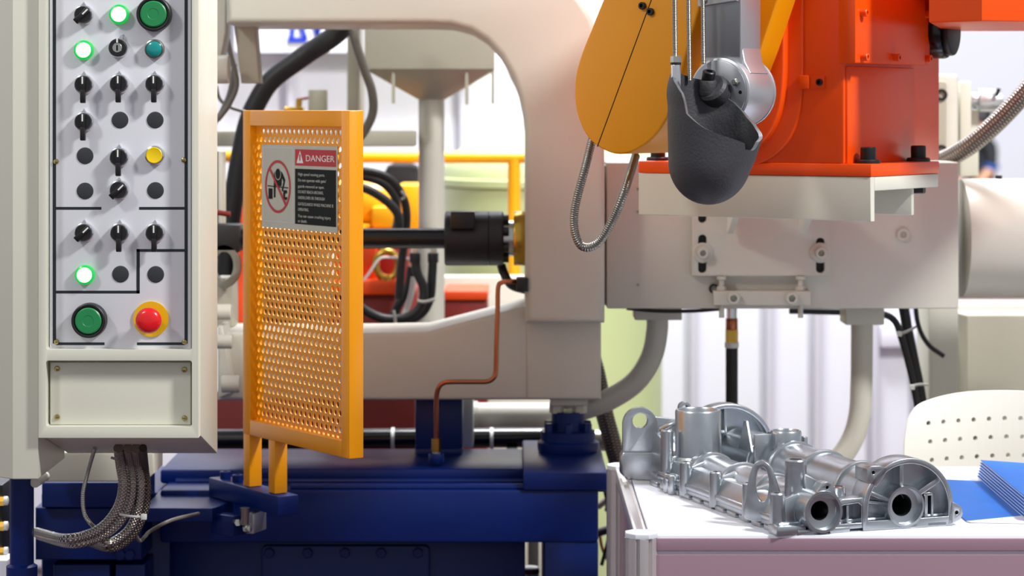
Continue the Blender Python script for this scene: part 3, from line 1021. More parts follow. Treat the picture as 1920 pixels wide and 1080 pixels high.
# cream column carrying the console
yq = 3.588
cab = thing('console_column', 'cream steel column left of the operator console', 'column', (XP(20, 3.7), 3.72, ZP(899, yq)))
MB().prism([(XP(-130, 3.7), 3.70), (XP(-8, yq), yq + .02), (XP(24, yq), yq), (XP(71.5, yq), yq), (XP(71.5, yq), 3.80), (XP(-130, 3.7), 3.80)], ZP(899, yq), ZP(-260, yq), .002).build('column_shell', 'cream', cab)
MB(FY(3.93)).prism(L(3.93, (70, 848), (289, 848), (289, 888), (272, 904), (70, 904)), -.10, 0, .004).build('swing_arm', 'grey_paint', cab)
MB().cyl(P(66, 905, 3.73), P(84, 893, 3.80), .008, n=16).build('hinge_pin', 'cream', cab)

# blue upright under the column, with hydraulic fittings beside it
bp_ = thing('blue_upright', 'dark blue round steel upright below the cream column', 'post', (XP(41, 3.74), 3.74, 0))
MB().cyl((XP(41, 3.74), 3.74, .03), (XP(41, 3.74), 3.74, ZP(899, yq) - .001), .0185, n=32).build('tube', 'blue', bp_)
MB().lathe([(0, 0), (.06, 0), (.06, .025), (.0185, .032), (0, .032)], (XP(41, 3.74), 3.74, 0), (0, 0, 1), 32).build('base_plate', 'blue', bp_)
MB().lathe([(.018, 0), (.024, .004), (.024, .02), (.018, .024)], (XP(41, 3.74), 3.74, ZP(1085, 3.74)), (0, 0, 1), 32).build('collar', 'blue', bp_)
for i, (py, w_) in enumerate(((939, 'upper'), (986, 'middle'), (1034, 'lower'))):
    Yv = 3.95
    v = thing('hydraulic_fitting', f'{w_} of the three brass fittings at the left edge', 'fitting', P(6, py + 8, Yv), 'brass fittings by the blue upright')
    MB().cyl(P(-20, py, Yv), P(8, py, Yv), .0085, n=6).build('nut', 'brass', v)
    MB().cyl(P(7, py, Yv), P(15, py, Yv), .0075, n=18, bev=.001).build('cap', 'tie_white', v)
vb = MB().box(XP(-120, 3.97), XP(6, 3.97), 3.965, 4.10, .0, ZP(908, 3.97), .003)
vb.build('valve_block', 'black', None, 'black valve block behind the brass fittings', 'valve')
MB().box(XP(-90, 3.9), XP(15, 3.9), 3.90, 3.96, .0, ZP(1050, 3.9), .004).build('junction_box', 'wall_white', None, 'white junction box low at the left edge', 'box')

# braided hoses below the console
HB = 'braided hoses below the console'
hose('braided_hose', [(222, 840, 3.70), (226, 872), (231, 910), (222, 950), (196, 985), (160, 1004), (118, 1010), (68, 998, 3.86)], 19, 3.74, 'braid_steel', 'leftmost thick braided hose below the console, curling to the left', group=HB)
hose('braided_hose', [(240, 840, 3.70), (244, 872), (248, 912), (241, 950), (218, 985), (180, 1010), (132, 1019), (74, 1004, 3.90)], 18, 3.755, 'braid_steel', 'second thick braided hose below the console', group=HB)
hose('braided_hose', [(255, 840, 3.70), (258, 872), (264, 912), (259, 955), (243, 992), (216, 1014), (196, 1018), (176, 1012, 3.88)], 18, 3.76, 'braid_steel', 'third thick braided hose below the console', group=HB)
hose('braided_hose', [(268, 840, 3.70), (272, 880), (276, 920), (270, 962), (252, 1000), (222, 1025), (198, 1027), (170, 1018, 3.92)], 15, 3.775, 'braid_dark', 'outermost braided hose below the console', group=HB)
ribbed('thin_conduit', [(178, 840, 3.72), (166, 880), (156, 925), (158, 962), (172, 984), (190, 996, 3.80)], 8, 3.75, 'zinc', 'thin metal conduit left of the thick braided hoses', 'conduit', pitch=.003)
hose('grey_cable', [(252, 1000, 3.83), (262, 1014), (272, 1006), (282, 996), (320, 976), (372, 963, 4.0)], 7, 3.86, 'cable_grey', 'thin grey cable running from the hoses to the limit switch', cat='cable')
def tie(pts, Y, wpx, m, label, head=None):
    q = [P(a, c_, Y) for a, c_ in pts]
    t_ = thing('cable_tie', label, 'cable tie', q[0])
    dpt = [v for v in crom(q, 6)]
    bb_ = MB()
    bb_.tube(dpt, wpx / 2 / FPX * Y, 8)
    bb_.build('strap', m, t_)
    if head:
        c_ = P(head[0], head[1], Y)
        MB().box(c_.x - .004, c_.x + .005, c_.y - .003, c_.y + .003, c_.z - .0045, c_.z + .0045, .001).build('head', 'tie_white', t_)
tie([(208, 858), (222, 861), (245, 858), (268, 856)], 3.735, 5, 'tie_clear', 'cable tie round the hoses just under the console')
tie([(209, 955), (222, 963), (246, 968), (266, 969)], 3.738, 5, 'tie_white', 'white cable tie round the hoses where they bend', (269, 969))

# ------------------------------------------------------------------ yellow perforated guard
D1 = 3.75
pn = P(655, 207, D1)
pfar = P(455, 207, D1 * 1.079)
gu = Vector((pn.x - pfar.x, pn.y - pfar.y, 0))
GW = gu.length
gu.normalize()
gn = gu.cross(Vector((0, 0, 1)))
gz0 = ZP(861, D1)
GH = ZP(207, D1) - gz0
G = frame((pfar.x, pfar.y, gz0), gu, (0, 0, 1), gn)      # x along, y up, z towards the viewer
gd = thing('machine_guard', 'yellow perforated safety guard panel with a danger sign', 'guard', G @ Vector((.05, -.09, -.0125)))
TW = .026
MB(G).box(0, TW, 0, GH, -TW, 0, .0018).build('frame_bar', 'guard_yellow', gd)
MB(G).box(GW - TW, GW, 0, GH, -TW, 0, .0018).build('frame_bar', 'guard_yellow', gd)
MB(G).box(TW - .001, GW - TW + .001, 0, TW, -TW, 0, .0018).build('frame_bar', 'guard_yellow', gd)
MB(G).box(TW - .001, GW - TW + .001, GH - TW, GH, -TW, 0, .0018).build('frame_bar', 'guard_yellow', gd)
# perforated sheet: hexagonal cells with a round hole each
pit = .0151
hr = .0047
zs0, zs1 = -.0148, -.0130
bm = bmesh.new()
rowp = pit * math.sqrt(3) / 2
rows = int((GH - 2 * TW) / rowp) + 2
cols = int((GW - 2 * TW) / pit) + 2
hexr = pit / math.sqrt(3)
cache = {}
def gv(x, y, z):
    k_ = (round(x, 5), round(y, 5), z)
    if k_ not in cache:
        cache[k_] = bm.verts.new(G @ Vector((x, y, z)))
    return cache[k_]
lim = lambda x, y: (min(max(x, TW * .4), GW - TW * .4), min(max(y, TW * .4), GH - TW * .4))
for r in range(rows):
    for c_ in range(cols):
        cx_ = TW + c_ * pit + (pit / 2 if r % 2 else 0)
        cy_ = TW + r * rowp
        if cx_ > GW - TW * .45 - hr or cy_ > GH - TW * .45 - hr:
            continue
        hx = []
        for i in range(12):
            a = math.radians(30 * i + 30)
            rr_ = hexr if i % 2 == 0 else pit / 2
            hx.append((cx_ + rr_ * math.cos(a), cy_ + rr_ * math.sin(a)))
        ho = [(cx_ + hr * math.cos(math.radians(30 * i + 30)), cy_ + hr * math.sin(math.radians(30 * i + 30))) for i in range(12)]
        f_o = [gv(x, y, zs1) for x, y in hx]
        b_o = [gv(x, y, zs0) for x, y in hx]
        f_i = [bm.verts.new(G @ Vector((x, y, zs1))) for x, y in ho]
        b_i = [bm.verts.new(G @ Vector((x, y, zs0))) for x, y in ho]
        for i in range(12):
            j = (i + 1) % 12
            bm.faces.new((f_o[i], f_o[j], f_i[j], f_i[i]))
            bm.faces.new((b_o[j], b_o[i], b_i[i], b_i[j]))
            bm.faces.new((f_i[i], f_i[j], b_i[j], b_i[i]))
q = MB(); q.bm.free(); q.bm = bm
put('perforated_sheet', q.mesh('perforated_sheet', 'guard_yellow', .6), gd)
# two legs standing on the blue arm
zarm = .716
for px in (459, 513):
    h_ = hit(G, px, 880, 2, 0)
    xx = h_.x - .012 if px == 459 else h_.x - .003
    xx = max(0.0, hit(G, px - 11, 880, 2, 0).x)
    MB(G).box(xx, xx + .022, zarm - gz0, .002, -TW + .001, -.001, .0015).build('leg', 'guard_yellow', gd)
# danger sign
zsg = .0
sA, sB = hit(G, 491, 271, 2, zsg - .012), hit(G, 633, 276, 2, zsg - .012)
sC = hit(G, 488, 425, 2, zsg - .012)
SX0, SX1, SY1, SY0 = sA.x, sB.x, sA.y, sC.y
SW, SH = SX1 - SX0, SY1 - SY0
S = G @ Matrix.Translation((SX0, SY0, -.0128))
sg = MB(S).prism(rrect(0, 0, SW, SH, .002), 0, .0012).build('danger_sign', 'sign_grey', gd, 'grey danger sign with a prohibition pictogram and warning text')
def SU(u_, v_):      # u,v as fractions of the sign, v measured from the top
    return (u_ * SW, (1 - v_) * SH)
def sflat(name, loops, m, z=.0012, d=.0003):
    return MB(S).prism(loops, z - .0002, z + d).build(name, m, sg)
sflat('header', [SU(.455, .045), SU(.985, .045), SU(.985, .238), SU(.455, .238)], 'sign_red')
sflat('text_field', [SU(.455, .275), SU(.985, .275), SU(.985, .93), SU(.455, .93)], 'sign_black')
for (a, b_, c_, d_) in ((.015, .03, .43, .034), (.015, .92, .43, .924), (.015, .03, .020, .92), (.425, .03, .430, .92)):
    sflat('outline', [SU(a, b_), SU(c_, b_), SU(c_, d_), SU(a, d_)], 'wall_post')
sflat('triangle', [SU(.478, .208), SU(.566, .208), SU(.522, .062)], 'white_mark', .0015)
sflat('exclamation', [SU(.516, .180), SU(.528, .180), SU(.530, .105), SU(.514, .105)], 'sign_red', .0018)
hx0, hy0 = SU(.595, .182)
MB(S).text('DANGER', hx0, hy0, SH * .105, .0016, width=SW * .365).build('lettering', 'white_mark', sg)
lines = [('High speed moving parts.', .355, .345), ('Do not operate with gate/', .425, .362), ('guards removed or open.', .497, .342), ('DO NOT REACH AROUND,', .563, .328),
         ('UNDER,OVER OR THROUGH', .632, .345), ('GATE/GUARDS WHILE MACHINE IS', .707, .455), ('OPERATING.', .772, .140), ('You can cause crushing injury', .848, .425), ('or death.', .908, .118)]
for tx, v_, wd in lines:
    a, c_ = SU(.495, v_)
    MB(S).text(tx, a, c_, SH * .050, .0016, width=SW * wd, depth=.0001).build('lettering', 'sign_ink', sg)
# pictogram: ring, bar, bending figure, machine
pcx, pcy = SU(.225, .50)
pr_ = SH * .318
sflat('prohibition_ring', [circ(pcx, pcy, pr_, 48), circ(pcx, pcy, pr_ * .90, 48)[::-1]], 'sign_red', .0018)
def PU(x, y):
    return (pcx + x * pr_, pcy + y * pr_)
sflat('prohibition_bar', [PU(-.70, .66), PU(-.62, .74), PU(.70, -.66), PU(.62, -.74)], 'sign_red', .0019)
sflat('figure', [PU(-.30, .50), PU(-.20, .58), PU(.26, .58), PU(.38, .50), PU(.58, .26), PU(.54, .14), PU(.38, -.18), PU(.30, -.14), PU(.44, .20), PU(.32, .34), PU(.28, 0.02), PU(-.18, .02), PU(-.20, -.42), PU(-.32, -.42), PU(-.32, .02)], 'sign_black', .0014)
sflat('figure_head', circ(*PU(.02, .48), pr_ * .20, 24), 'sign_black', .0017)
sflat('figure_head', [circ(*PU(.02, .48), pr_ * .235, 24), circ(*PU(.02, .48), pr_ * .205, 24)[::-1]], 'sign_grey', .0016)
sflat('pictogram_table', [PU(-.82, .03), PU(.80, -.01), PU(.80, -.05), PU(-.82, -.01)], 'sign_black', .0015)
sflat('pictogram_block', [PU(-.74, -.08), PU(-.42, -.08), PU(-.42, -.48), PU(-.74, -.48)], 'sign_black', .0014)
sflat('pictogram_clamp', [PU(.44, -.12), PU(.72, -.12), PU(.72, -.24), PU(.60, -.24), PU(.56, -.30), PU(.56, -.36), PU(.62, -.40), PU(.70, -.36), PU(.74, -.44), PU(.62, -.50), PU(.48, -.44), PU(.42, -.30)], 'sign_black', .0014)

# blue arm under the guard
arm = thing('guard_arm', 'short dark blue bar holding the yellow guard legs', 'bracket', G @ Vector((.03, zarm - .036 - gz0, -.012)))
xe = hit(G, 521, 940, 2, .006).x
MB(G).box(-.115, xe, zarm - gz0 - .033, zarm - gz0 - .0005, -.033, .006, .002).build('bar', 'blue', arm)
ab = socket_bolt('bolt', .0095, .012, 'blue')
for xo in (-.090, -.045):
    inst('bolt', ab, Matrix.Translation(G @ Vector((xo, zarm - gz0 - .0005, -.014))), arm)
MB().prism([(XP(276, 4.07), 4.02), (XP(395, 4.0), 4.02), (XP(430, 4.05), 4.09), (XP(430, 4.1), 4.22), (XP(276, 4.07), 4.22)], zarm - .058, zarm - .034, .003).build('support_plate', 'blue', arm)
# limit switch hanging below
ls = thing('limit_switch', 'small roller limit switch below the blue guard arm', 'switch', P(450, 1000, 4.02))
c0 = P(440, 978, 4.03)
MB(frame(c0, (.82, -.57, 0), (.57, .82, 0), (0, 0, 1))).box(-.040, .012, -.016, .016, -.022, .012, .002).build('body', 'blue', ls)
MB(frame(P(478, 978, 4.02), (.35, .94, 0), (-.94, .35, 0), (0, 0, 1))).box(-.02, .028, -.008, .008, -.017, .017, .002).build('end_cover', 'alu_arm', ls)
MB().cyl(P(459, 952, 3.985), P(459, 984, 3.985), .0085, .0062, n=20).build('plunger', 'steel', ls)
MB().cyl(P(459, 992, 3.985), P(468, 990, 3.98), .007, n=20, bev=.001).build('roller', 'zinc', ls)
MB().cyl(P(446, 980, 3.985), P(440, 980, 4.0), .006, n=6).build('nut', 'zinc', ls)

# ------------------------------------------------------------------ rod with black coupling
yr = 4.45
rod = thing('core_pull_cylinder', 'black hydraulic rod with black coupling and brass collar', 'cylinder', P(830, 500, yr))
def hx(px, py=447, Y=yr):
    return P(px, py, Y)
MB().cyl(hx(390), hx(836), 19 / FPX * yr, n=40).build('rod', 'black_gloss', rod)
rr = 51 / FPX * yr
MB().lathe([(0, 0), (rr - .003, 0), (rr, .003), (rr, .0805), (rr - .001, .0815), (rr, .0825), (rr, .106), (rr - .003, .109), (0, .109)], hx(834), (1, 0, 0), 48).build('coupling', 'black', rod)
MB().box(hx(846).x, hx(891).x, yr - .060, yr - .02, ZP(426, yr), ZP(394, yr), .002).build('port_block', 'black', rod)
MB().cyl(hx(940), hx(963), 34 / FPX * yr, n=36).build('piston', 'zinc', rod)
MB().cyl(hx(963), hx(986), 51 / FPX * yr, n=40, bev=.002).build('collar', 'brass', rod)
cbm = socket_bolt('bolt', .0085, .011, 'black')
for k_ in range(8):
    a = math.radians(22 + 45 * k_)
    inst('bolt', cbm, facing((hx(945).x - .002, yr + math.cos(a) * (rr - .012), hx(945).z + math.sin(a) * (rr - .012)), (1, 0, 0)), rod)
hose('pressure_hose', [(940, 498, 4.47), (946, 515), (960, 535), (992, 545, 4.5)], 17, 4.46, 'rubber', 'short black hose bending behind the copper pipe')
# clevis and loop at the left end, seen between console and guard
cv = thing('clevis', 'dark steel clevis between the console and the guard', 'clevis', P(428, 560, 4.42))
MB().box(XP(396, 4.42), XP(452, 4.42), 4.40, 4.46, ZP(472, 4.42), ZP(420, 4.42), .004).build('block', 'black', cv)
MB(FY(4.40)).prism([circ(*L(4.40, (420, 500))[0], .030, 28, .040), circ(*L(4.40, (420, 498))[0], .017, 28, .026)[::-1]], -.02, 0, .003).build('eye', 'steel', cv)
MB().box(XP(404, 4.46), XP(440, 4.46), 4.44, 4.52, ZP(612, 4.46), ZP(520, 4.46), .004).build('link', 'grey_dark', cv)
MB().cyl(P(405, 398, 4.42), P(432, 402, 4.42), .005, n=12).build('handle', 'dark_red', cv)
MB().box(XP(400, 4.5), XP(412, 4.5), 4.48, 4.54, ZP(440, 4.5), ZP(284, 4.5), .002).build('plate', 'black', cv)
MB().box(XP(411, 4.5), XP(419, 4.5), 4.48, 4.54, ZP(440, 4.5), ZP(284, 4.5), .002).build('plate', 'grey_paint', cv)

# copper pipe
q = [P(982, 528, 4.30), P(955, 528, 4.28), P(940, 530, 4.27), P(934, 540, 4.265), P(933, 580, 4.26), P(931, 640, 4.255), P(930, 690, 4.255), P(927, 706, 4.255), P(915, 715, 4.255), P(890, 716, 4.255), P(850, 716, 4.255), P(832, 718, 4.258), P(822, 728, 4.26), P(818, 750, 4.265), P(818, 790, 4.27), P(818, 830, 4.275)]
MB().tube(crom(q, 6), .0043, 14).build('copper_pipe', 'copper', None, 'bent copper pipe in front of the grey frame', 'pipe')
cf = thing('pipe_fitting', 'brass and dark blue fitting at the foot of the copper pipe', 'fitting', P(818, 866, 4.28))
MB().cyl(P(818, 846, 4.277), P(818, 822, 4.275), .0085, n=6).build('nut', 'brass', cf)
MB().cyl(P(818, 868, 4.28), P(818, 850, 4.28), .0135, n=24, bev=.002).build('socket', 'blue', cf)
MB().cyl(P(818, 852, 4.28), P(818, 846, 4.28), .007, n=18).build('washer', 'zinc', cf)
MB().box(XP(968, 4.29), XP(990, 4.29), 4.275, 4.31, ZP(546, 4.29), ZP(520, 4.29), .002).build('pipe_block', 'black', None, 'small black block where the copper pipe enters the frame', 'fitting')

# ------------------------------------------------------------------ display table
ZT = .75
tab = thing('display_table', 'white topped display table with round grooved aluminium posts', 'table', (.75, 3.70, 0))
TX0, TX1, TYF, TYB = .1825, 1.45, 3.388, 4.03
def post(x, y, name='post'):
    n = 96
    lp_ = []
    for i in range(n):
        a = 2 * math.pi * i / n
        k_ = (i % 12)
        r = .0238 if k_ not in (5, 6, 7) else .0175
        lp_.append((x + r * math.cos(a + .13), y + r * math.sin(a + .13)))
    o = MB().prism(lp_, 0, ZT - .004).build(name, 'alu_profile', tab, sharp=.5)
    cp = MB().prism(circ(x, y, .0245, 8, a0=math.radians(22.5)), ZT - .004, ZT + .004, .0015).build('post_cap', 'post_cap', o)
    return o
for x in (TX0, TX1):
    for y in (TYF, TYB):
        post(x, y)
def rail(p0, p1, wz, z0, name='side_rail'):
    d = (Vector((*p1, 0)) - Vector((*p0, 0))).normalized()
    n_ = Vector((-d.y, d.x, 0))
    F_ = frame((p0[0], p0[1], 0), d, n_, (0, 0, 1))
    Ln = (Vector(p1) - Vector(p0)).length
    b_ = MB(F_)
    b_.box(0, Ln, -.0095, -.004, z0, z0 + wz, .001)
    b_.box(0, Ln, .004, .0095, z0, z0 + wz, .001)
    b_.box(0, Ln, -.006, .006, z0, z0 + wz - .006)
    return b_.build(name, 'alu_profile', tab)
rail((TX0, TYF + .0235), (TX0, TYB - .0235), .022, ZT - .022)
MB().box(TX0 + .012, TX1, TYF - .008, TYB, ZT - .018, ZT, .001).build('table_top', 'table_white', tab)
yfp = TYF - .012
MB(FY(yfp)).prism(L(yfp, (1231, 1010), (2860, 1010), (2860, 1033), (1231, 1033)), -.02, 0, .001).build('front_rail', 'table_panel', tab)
MB(FY(yfp + .004)).prism(L(yfp, (1231, 1032), (2860, 1032), (2860, 1041), (1231, 1041)), -.012, 0).build('front_groove', 'wall_post', tab)
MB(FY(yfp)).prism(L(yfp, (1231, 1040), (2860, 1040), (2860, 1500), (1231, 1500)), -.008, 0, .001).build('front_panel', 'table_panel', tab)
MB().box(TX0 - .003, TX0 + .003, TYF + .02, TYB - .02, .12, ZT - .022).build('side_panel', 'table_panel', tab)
MB().box(TX0, TX1, TYB - .01, TYB + .0, ZT - .06, ZT - .019).build('rear_rail', 'alu_profile', tab)

# ------------------------------------------------------------------ die-cast housing on the table
c0 = onz(1470, 1005, ZT)
al = math.radians(19)
KF = frame((c0.x, c0.y, ZT), (math.cos(al), math.sin(al), 0), (-math.sin(al), math.cos(al), 0), (0, 0, 1))   # x along front face, y back, z up
cst = thing('die_casting', 'silver aluminium die-cast housing with two long bores on the table', 'casting', KF @ Vector((.13, .28, 0)))
AC = 'alu_cast'
def KM():
    return MB(KF)
# base skirt with castellated feet
sk = KM()
sk.prism([(-.002, .012), (.262, .012), (.262, .05), (.245, .20), (.235, .56), (.03, .575), (.006, .50), (-.002, .46)], .006, .0165, .003)
sk.build('base_skirt', AC, cst)
for i in range(11):
    v0 = .030 + i * .043
    KM().box(-.004, .012, v0, v0 + .030, .0, .0075, .0015).build('foot', AC, cst)
for u0 in (.02, .07, .178, .225):
    KM().box(u0, u0 + .032, -.003, .02, 0.0, .0075, .0015).build('foot', AC, cst)
for v0 in (.2, .4):
    KM().box(.22, .24, v0, v0 + .04, 0, .0075, .0015).build('foot', AC, cst)
# long bore housings: half barrels with ring ribs
def barrel(name, u, w_, r, v0, v1, ribs, base, hole=None):
    b_ = KM()
    lp_ = [(u + r * math.cos(a), w_ + r * math.sin(a)) for a in [math.pi * i / 28 for i in range(29)]]
    lp_ = [(u + r, base)] + lp_ + [(u - r, base)]
    F_ = KF @ frame((0, v1, 0), (1, 0, 0), (0, 0, 1), (0, -1, 0))
    m_ = MB(F_).prism([lp_] + ([circ(*hole, 40)[::-1]] if hole else []), 0, v1 - v0)
    o_ = m_.build(name, AC, cst, sharp=.5)
    for rv in ribs:
        rr_ = r + .0045
        lq = [(u + rr_ * math.cos(a), w_ + rr_ * math.sin(a)) for a in [math.pi * i / 28 for i in range(29)]]
        lq = [(u + rr_, base)] + lq + [(u - rr_, base)]
        F2 = KF @ frame((0, rv, 0), (1, 0, 0), (0, 0, 1), (0, -1, 0))
        MB(F2).prism(lq, -.005, .005, .003).build('ring_rib', AC, o_, sharp=.5)
    return o_
barrel('small_barrel', .056, .022, .0385, .075, .50, (.150, .262, .375), .010)
barrel('large_barrel', .175, .036, .0430, .03, .53, (.105, .225, .330, .41), .010, (.190, .031, .0158))
# sloped side web and ledge along the left
KM().hexa([(-.001, .03, .020), (.02, .03, .020), (.02, .46, .020), (-.001, .46, .020), (.010, .03, .046), (.03, .03, .046), (.03, .46, .046), (.010, .46, .046)], .003).build('side_web', AC, cst)
KM().box(-.004, .02, .03, .46, .014, .024, .003).build('side_ledge', AC, cst)
KM().box(.08, .14, .03, .50, .018, .034, .004).build('middle_web', AC, cst)
# vertical bolt bosses on the left side
for v_, h_, r_ in ((.026, .057, .0105), (.122, .057, .0095), (.240, .0565, .0095), (.354, .0555, .0095), (.431, .095, .0098)):
    bo = KM().lathe([(0, .004), (r_ * 1.12, .004), (r_, h_ - .002), (r_ * .86, h_), (r_ * .5, h_), (r_ * .5, h_ - .012), (0, h_ - .012)], (0.002, v_, 0), (0, 0, 1), 28).build('boss', AC, cst)
    KM().hexa([(.0, v_ - .006, .01), (.035, v_ - .006, .01), (.035, v_ + .006, .01), (.0, v_ + .006, .01), (.0, v_ - .004, h_ - .012 if h_ < .08 else .05), (.034, v_ - .004, .056), (.034, v_ + .004, .056), (.0, v_ + .004, h_ - .012 if h_ < .08 else .05)], .002).build('boss_web', AC, bo)
for v_ in (.39, .408):
    KM().cyl((-.006, v_, .0), (-.006, v_, .030), .007, n=18, bev=.002).build('pad', AC, cst)
KM().box(-.012, .01, .385, .44, .018, .030, .004).build('pad', AC, cst)
KM().box(-.012, .034, -.002, .030, 0.0, .014, .003).build('corner_foot', AC, cst)
# upright loop near the front left
F3 = KF @ frame((0, .078, 0), (math.cos(.55), -math.sin(.55), 0), (0, 0, 1), Vector((math.cos(.55), -math.sin(.55), 0)).cross(Vector((0, 0, 1))))
lo_ = [(-.022, .012), (.034, .012), (.030, .045), (.020, .075), (.014, .089), (.006, .095), (-.003, .095), (-.010, .089), (-.016, .072), (-.020, .045)]
lo_ = [(v.x, v.y) for v in crom([Vector((a, c_, 0)) for a, c_ in lo_], 4, True)]
MB(F3).prism([lo_, circ(.003, .062, .0095, 24, .025)[::-1]], -.006, .006, .003).build('lifting_loop', AC, cst, sharp=.7)
# front bore with its ringed mouth
def mouth(name, u, w_, r_out, r_in, hole, v_front, v_back, n=48):
    o_ = KM().lathe([(r_out - .001, v_back), (r_out, 0.004), (r_out - .001, 0), (r_in, 0), (r_in - .001, .012), (hole + .0005, .013), (hole, .014)], (u, v_front, w_), (0, 1, 0), n).build(name, AC, cst)
    KM().lathe([(hole, .0135), (hole, .09), (0, .09)], (u, v_front, w_), (0, 1, 0), n).build('bore', 'alu_bore', o_)
    KM().lathe([(hole - .0005, .06), (hole - .0005, .075), (0, .075)], (u, v_front, w_), (0, 1, 0), n).build('bore_shade_disc', 'sign_black', o_)  # black disc painting the shade deep inside the bore
    return o_
mouth('bore_mouth', .056, .0325, .0305, .0258, .0135, -.012, .09)
KM().lathe([(.0300, .02), (.036, .028), (.0385, .05), (.0385, .075)], (.056, 0, .026), (0, 1, 0), 40).build('bore_neck', AC, cst)
# ear above the small bore
FF = KF @ frame((0, -.001, 0), (1, 0, 0), (0, 0, 1), (0, -1, 0))
ear = [(.042, .054), (.050, .066), (.055, .0725), (.063, .0745), (.070, .071), (.074, .062), (.080, .048)]
MB(FF).prism([ear, circ(.0625, .0665, .0025, 14)[::-1]], -.012, .009, .001).build('ear', AC, cst)
MB(FF).cyl((.0625, .0665, -.004), (.0625, .0665, .003), .0026, n=14).build('ear_hole', 'sign_black', cst)
# tall boss behind the small bore and small boss beside it
KM().lathe([(0, .02), (.0165, .02), (.0155, .098), (.014, .1), (.009, .1), (.009, .085), (0, .085)], (.040, .045, 0), (0, 0, 1), 32).build('tall_boss', AC, cst)
KM().hexa([(.045, .02, .05), (.075, .02, .05), (.075, .05, .05), (.045, .05, .05), (.045, .035, .085), (.060, .010, .072), (.065, .04, .072), (.045, .05, .085)], .004).build('boss_web', AC, cst)
KM().lathe([(0, .02), (.011, .02), (.010, .058), (.006, .060), (.006, .05), (0, .05)], (.103, .035, 0), (0, 0, 1), 28).build('small_boss', AC, cst)
# bridge between the two bores with its pocket
MB(FF).prism([[(.078, .004), (.128, .004), (.128, .044), (.122, .048), (.090, .047), (.080, .040)], [(.087, .012), (.121, .012), (.121, .036), (.116, .040), (.092, .038), (.087, .034)][::-1]], -.030, 0, .0015).build('bridge', AC, cst)
MB(FF).box(.086, .123, .010, .042, -.034, -.028).build('bridge_back', AC, cst)
MB(FF).box(.100, .104, .012, .037, -.028, -.006, .001).build('bridge_rib', AC, cst)
# half-round end flange
fu, fw, fr_ = .195, .028, .0725
dome = [(fu - fr_, .0005), (fu + fr_, .0005)] + [(fu + fr_ * math.cos(a), fw + fr_ * math.sin(a)) for a in [math.pi * i / 40 for i in range(41)]]
ri = fr_ - .008
dom_in = [(fu - ri, .014)] + [(fu - .005 + .0278 * math.cos(a), .032 + .0278 * math.sin(a)) for a in [math.radians(-139 + 98 * i / 16) for i in range(17)]] + [(fu + ri, .014)] + [(fu + ri * math.cos(a), fw + ri * math.sin(a)) for a in [math.pi * i / 40 for i in range(41)]]
fl = MB(FF).prism([dome, dom_in[::-1]], -.040, .002, .0015).build('end_flange', AC, cst)
MB(FF).prism([dom_in, circ(fu - .005, .031, .0165, 40)[::-1]], -.034, -.026).build('flange_back', AC, fl)
mouth('bore_mouth', fu - .005, .032, .0305, .0262, .0155, -.005, .04)
def rib_line(x0_, y0_, x1_, y1_, wd, zz0, zz1):
    d = Vector((x1_ - x0_, y1_ - y0_)).normalized()
    nn = Vector((-d.y, d.x)) * wd / 2
    MB(FF).prism([(x0_ + nn.x, y0_ + nn.y), (x0_ - nn.x, y0_ - nn.y), (x1_ - nn.x, y1_ - nn.y), (x1_ + nn.x, y1_ + nn.y)], zz0, zz1, .001).build('flange_rib', AC, fl)
for ang, wd in ((94, .006), (33, .008), (158, .006), (228, .012), (-40, .006)):
    a = math.radians(ang)
    R1 = ri + .002 if ang < 200 and ang > 0 else .040
    rib_line(fu - .005 + .029 * math.cos(a), .031 + .029 * math.sin(a), fu - .002 + R1 * math.cos(a), .030 + R1 * math.sin(a), wd, -.03, -.006)
rib_line(fu - ri, .040, fu - .03, .035, .004, -.03, -.012)
rib_line(fu + .034, .014, fu + .034, .046, .005, -.03, -.008)
rib_line(fu + .03, .046, fu + .044, .046, .005, -.03, -.008)
rib_line(fu + .046, .014, fu + .046, .046, .004, -.03, -.012)
MB(FF).box(fu + .036, fu + .045, .014, .044, -.026, -.0255).build('flange_window', 'sign_black', fl)
# ears of the flange
e1_ = [(fu - .052, .062), (fu - .066, .070), (fu - .066, .088), (fu - .060, .092), (fu - .046, .092), (fu - .034, .088), (fu - .038, .078)]
MB(FF).prism([e1_, circ(fu - .056, .083, .0028, 14)[::-1]], -.036, .002, .0015).build('ear', AC, fl)
MB(FF).cyl((fu - .056, .083, -.012), (fu - .056, .083, -.002), .003, n=14).build('ear_hole', 'sign_black', fl)
e2_ = [(fu + .062, .000), (fu + .072, .004), (fu + .084, .008), (fu + .088, .016), (fu + .086, .026), (fu + .078, .031), (fu + .068, .036)]
MB(FF).prism([e2_, circ(fu + .078, .0185, .0028, 14)[::-1]], -.012, .002, .0015).build('ear', AC, fl)
MB(FF).cyl((fu + .078, .0185, -.010), (fu + .078, .0185, -.002), .003, n=14).build('ear_hole', 'sign_black', fl)
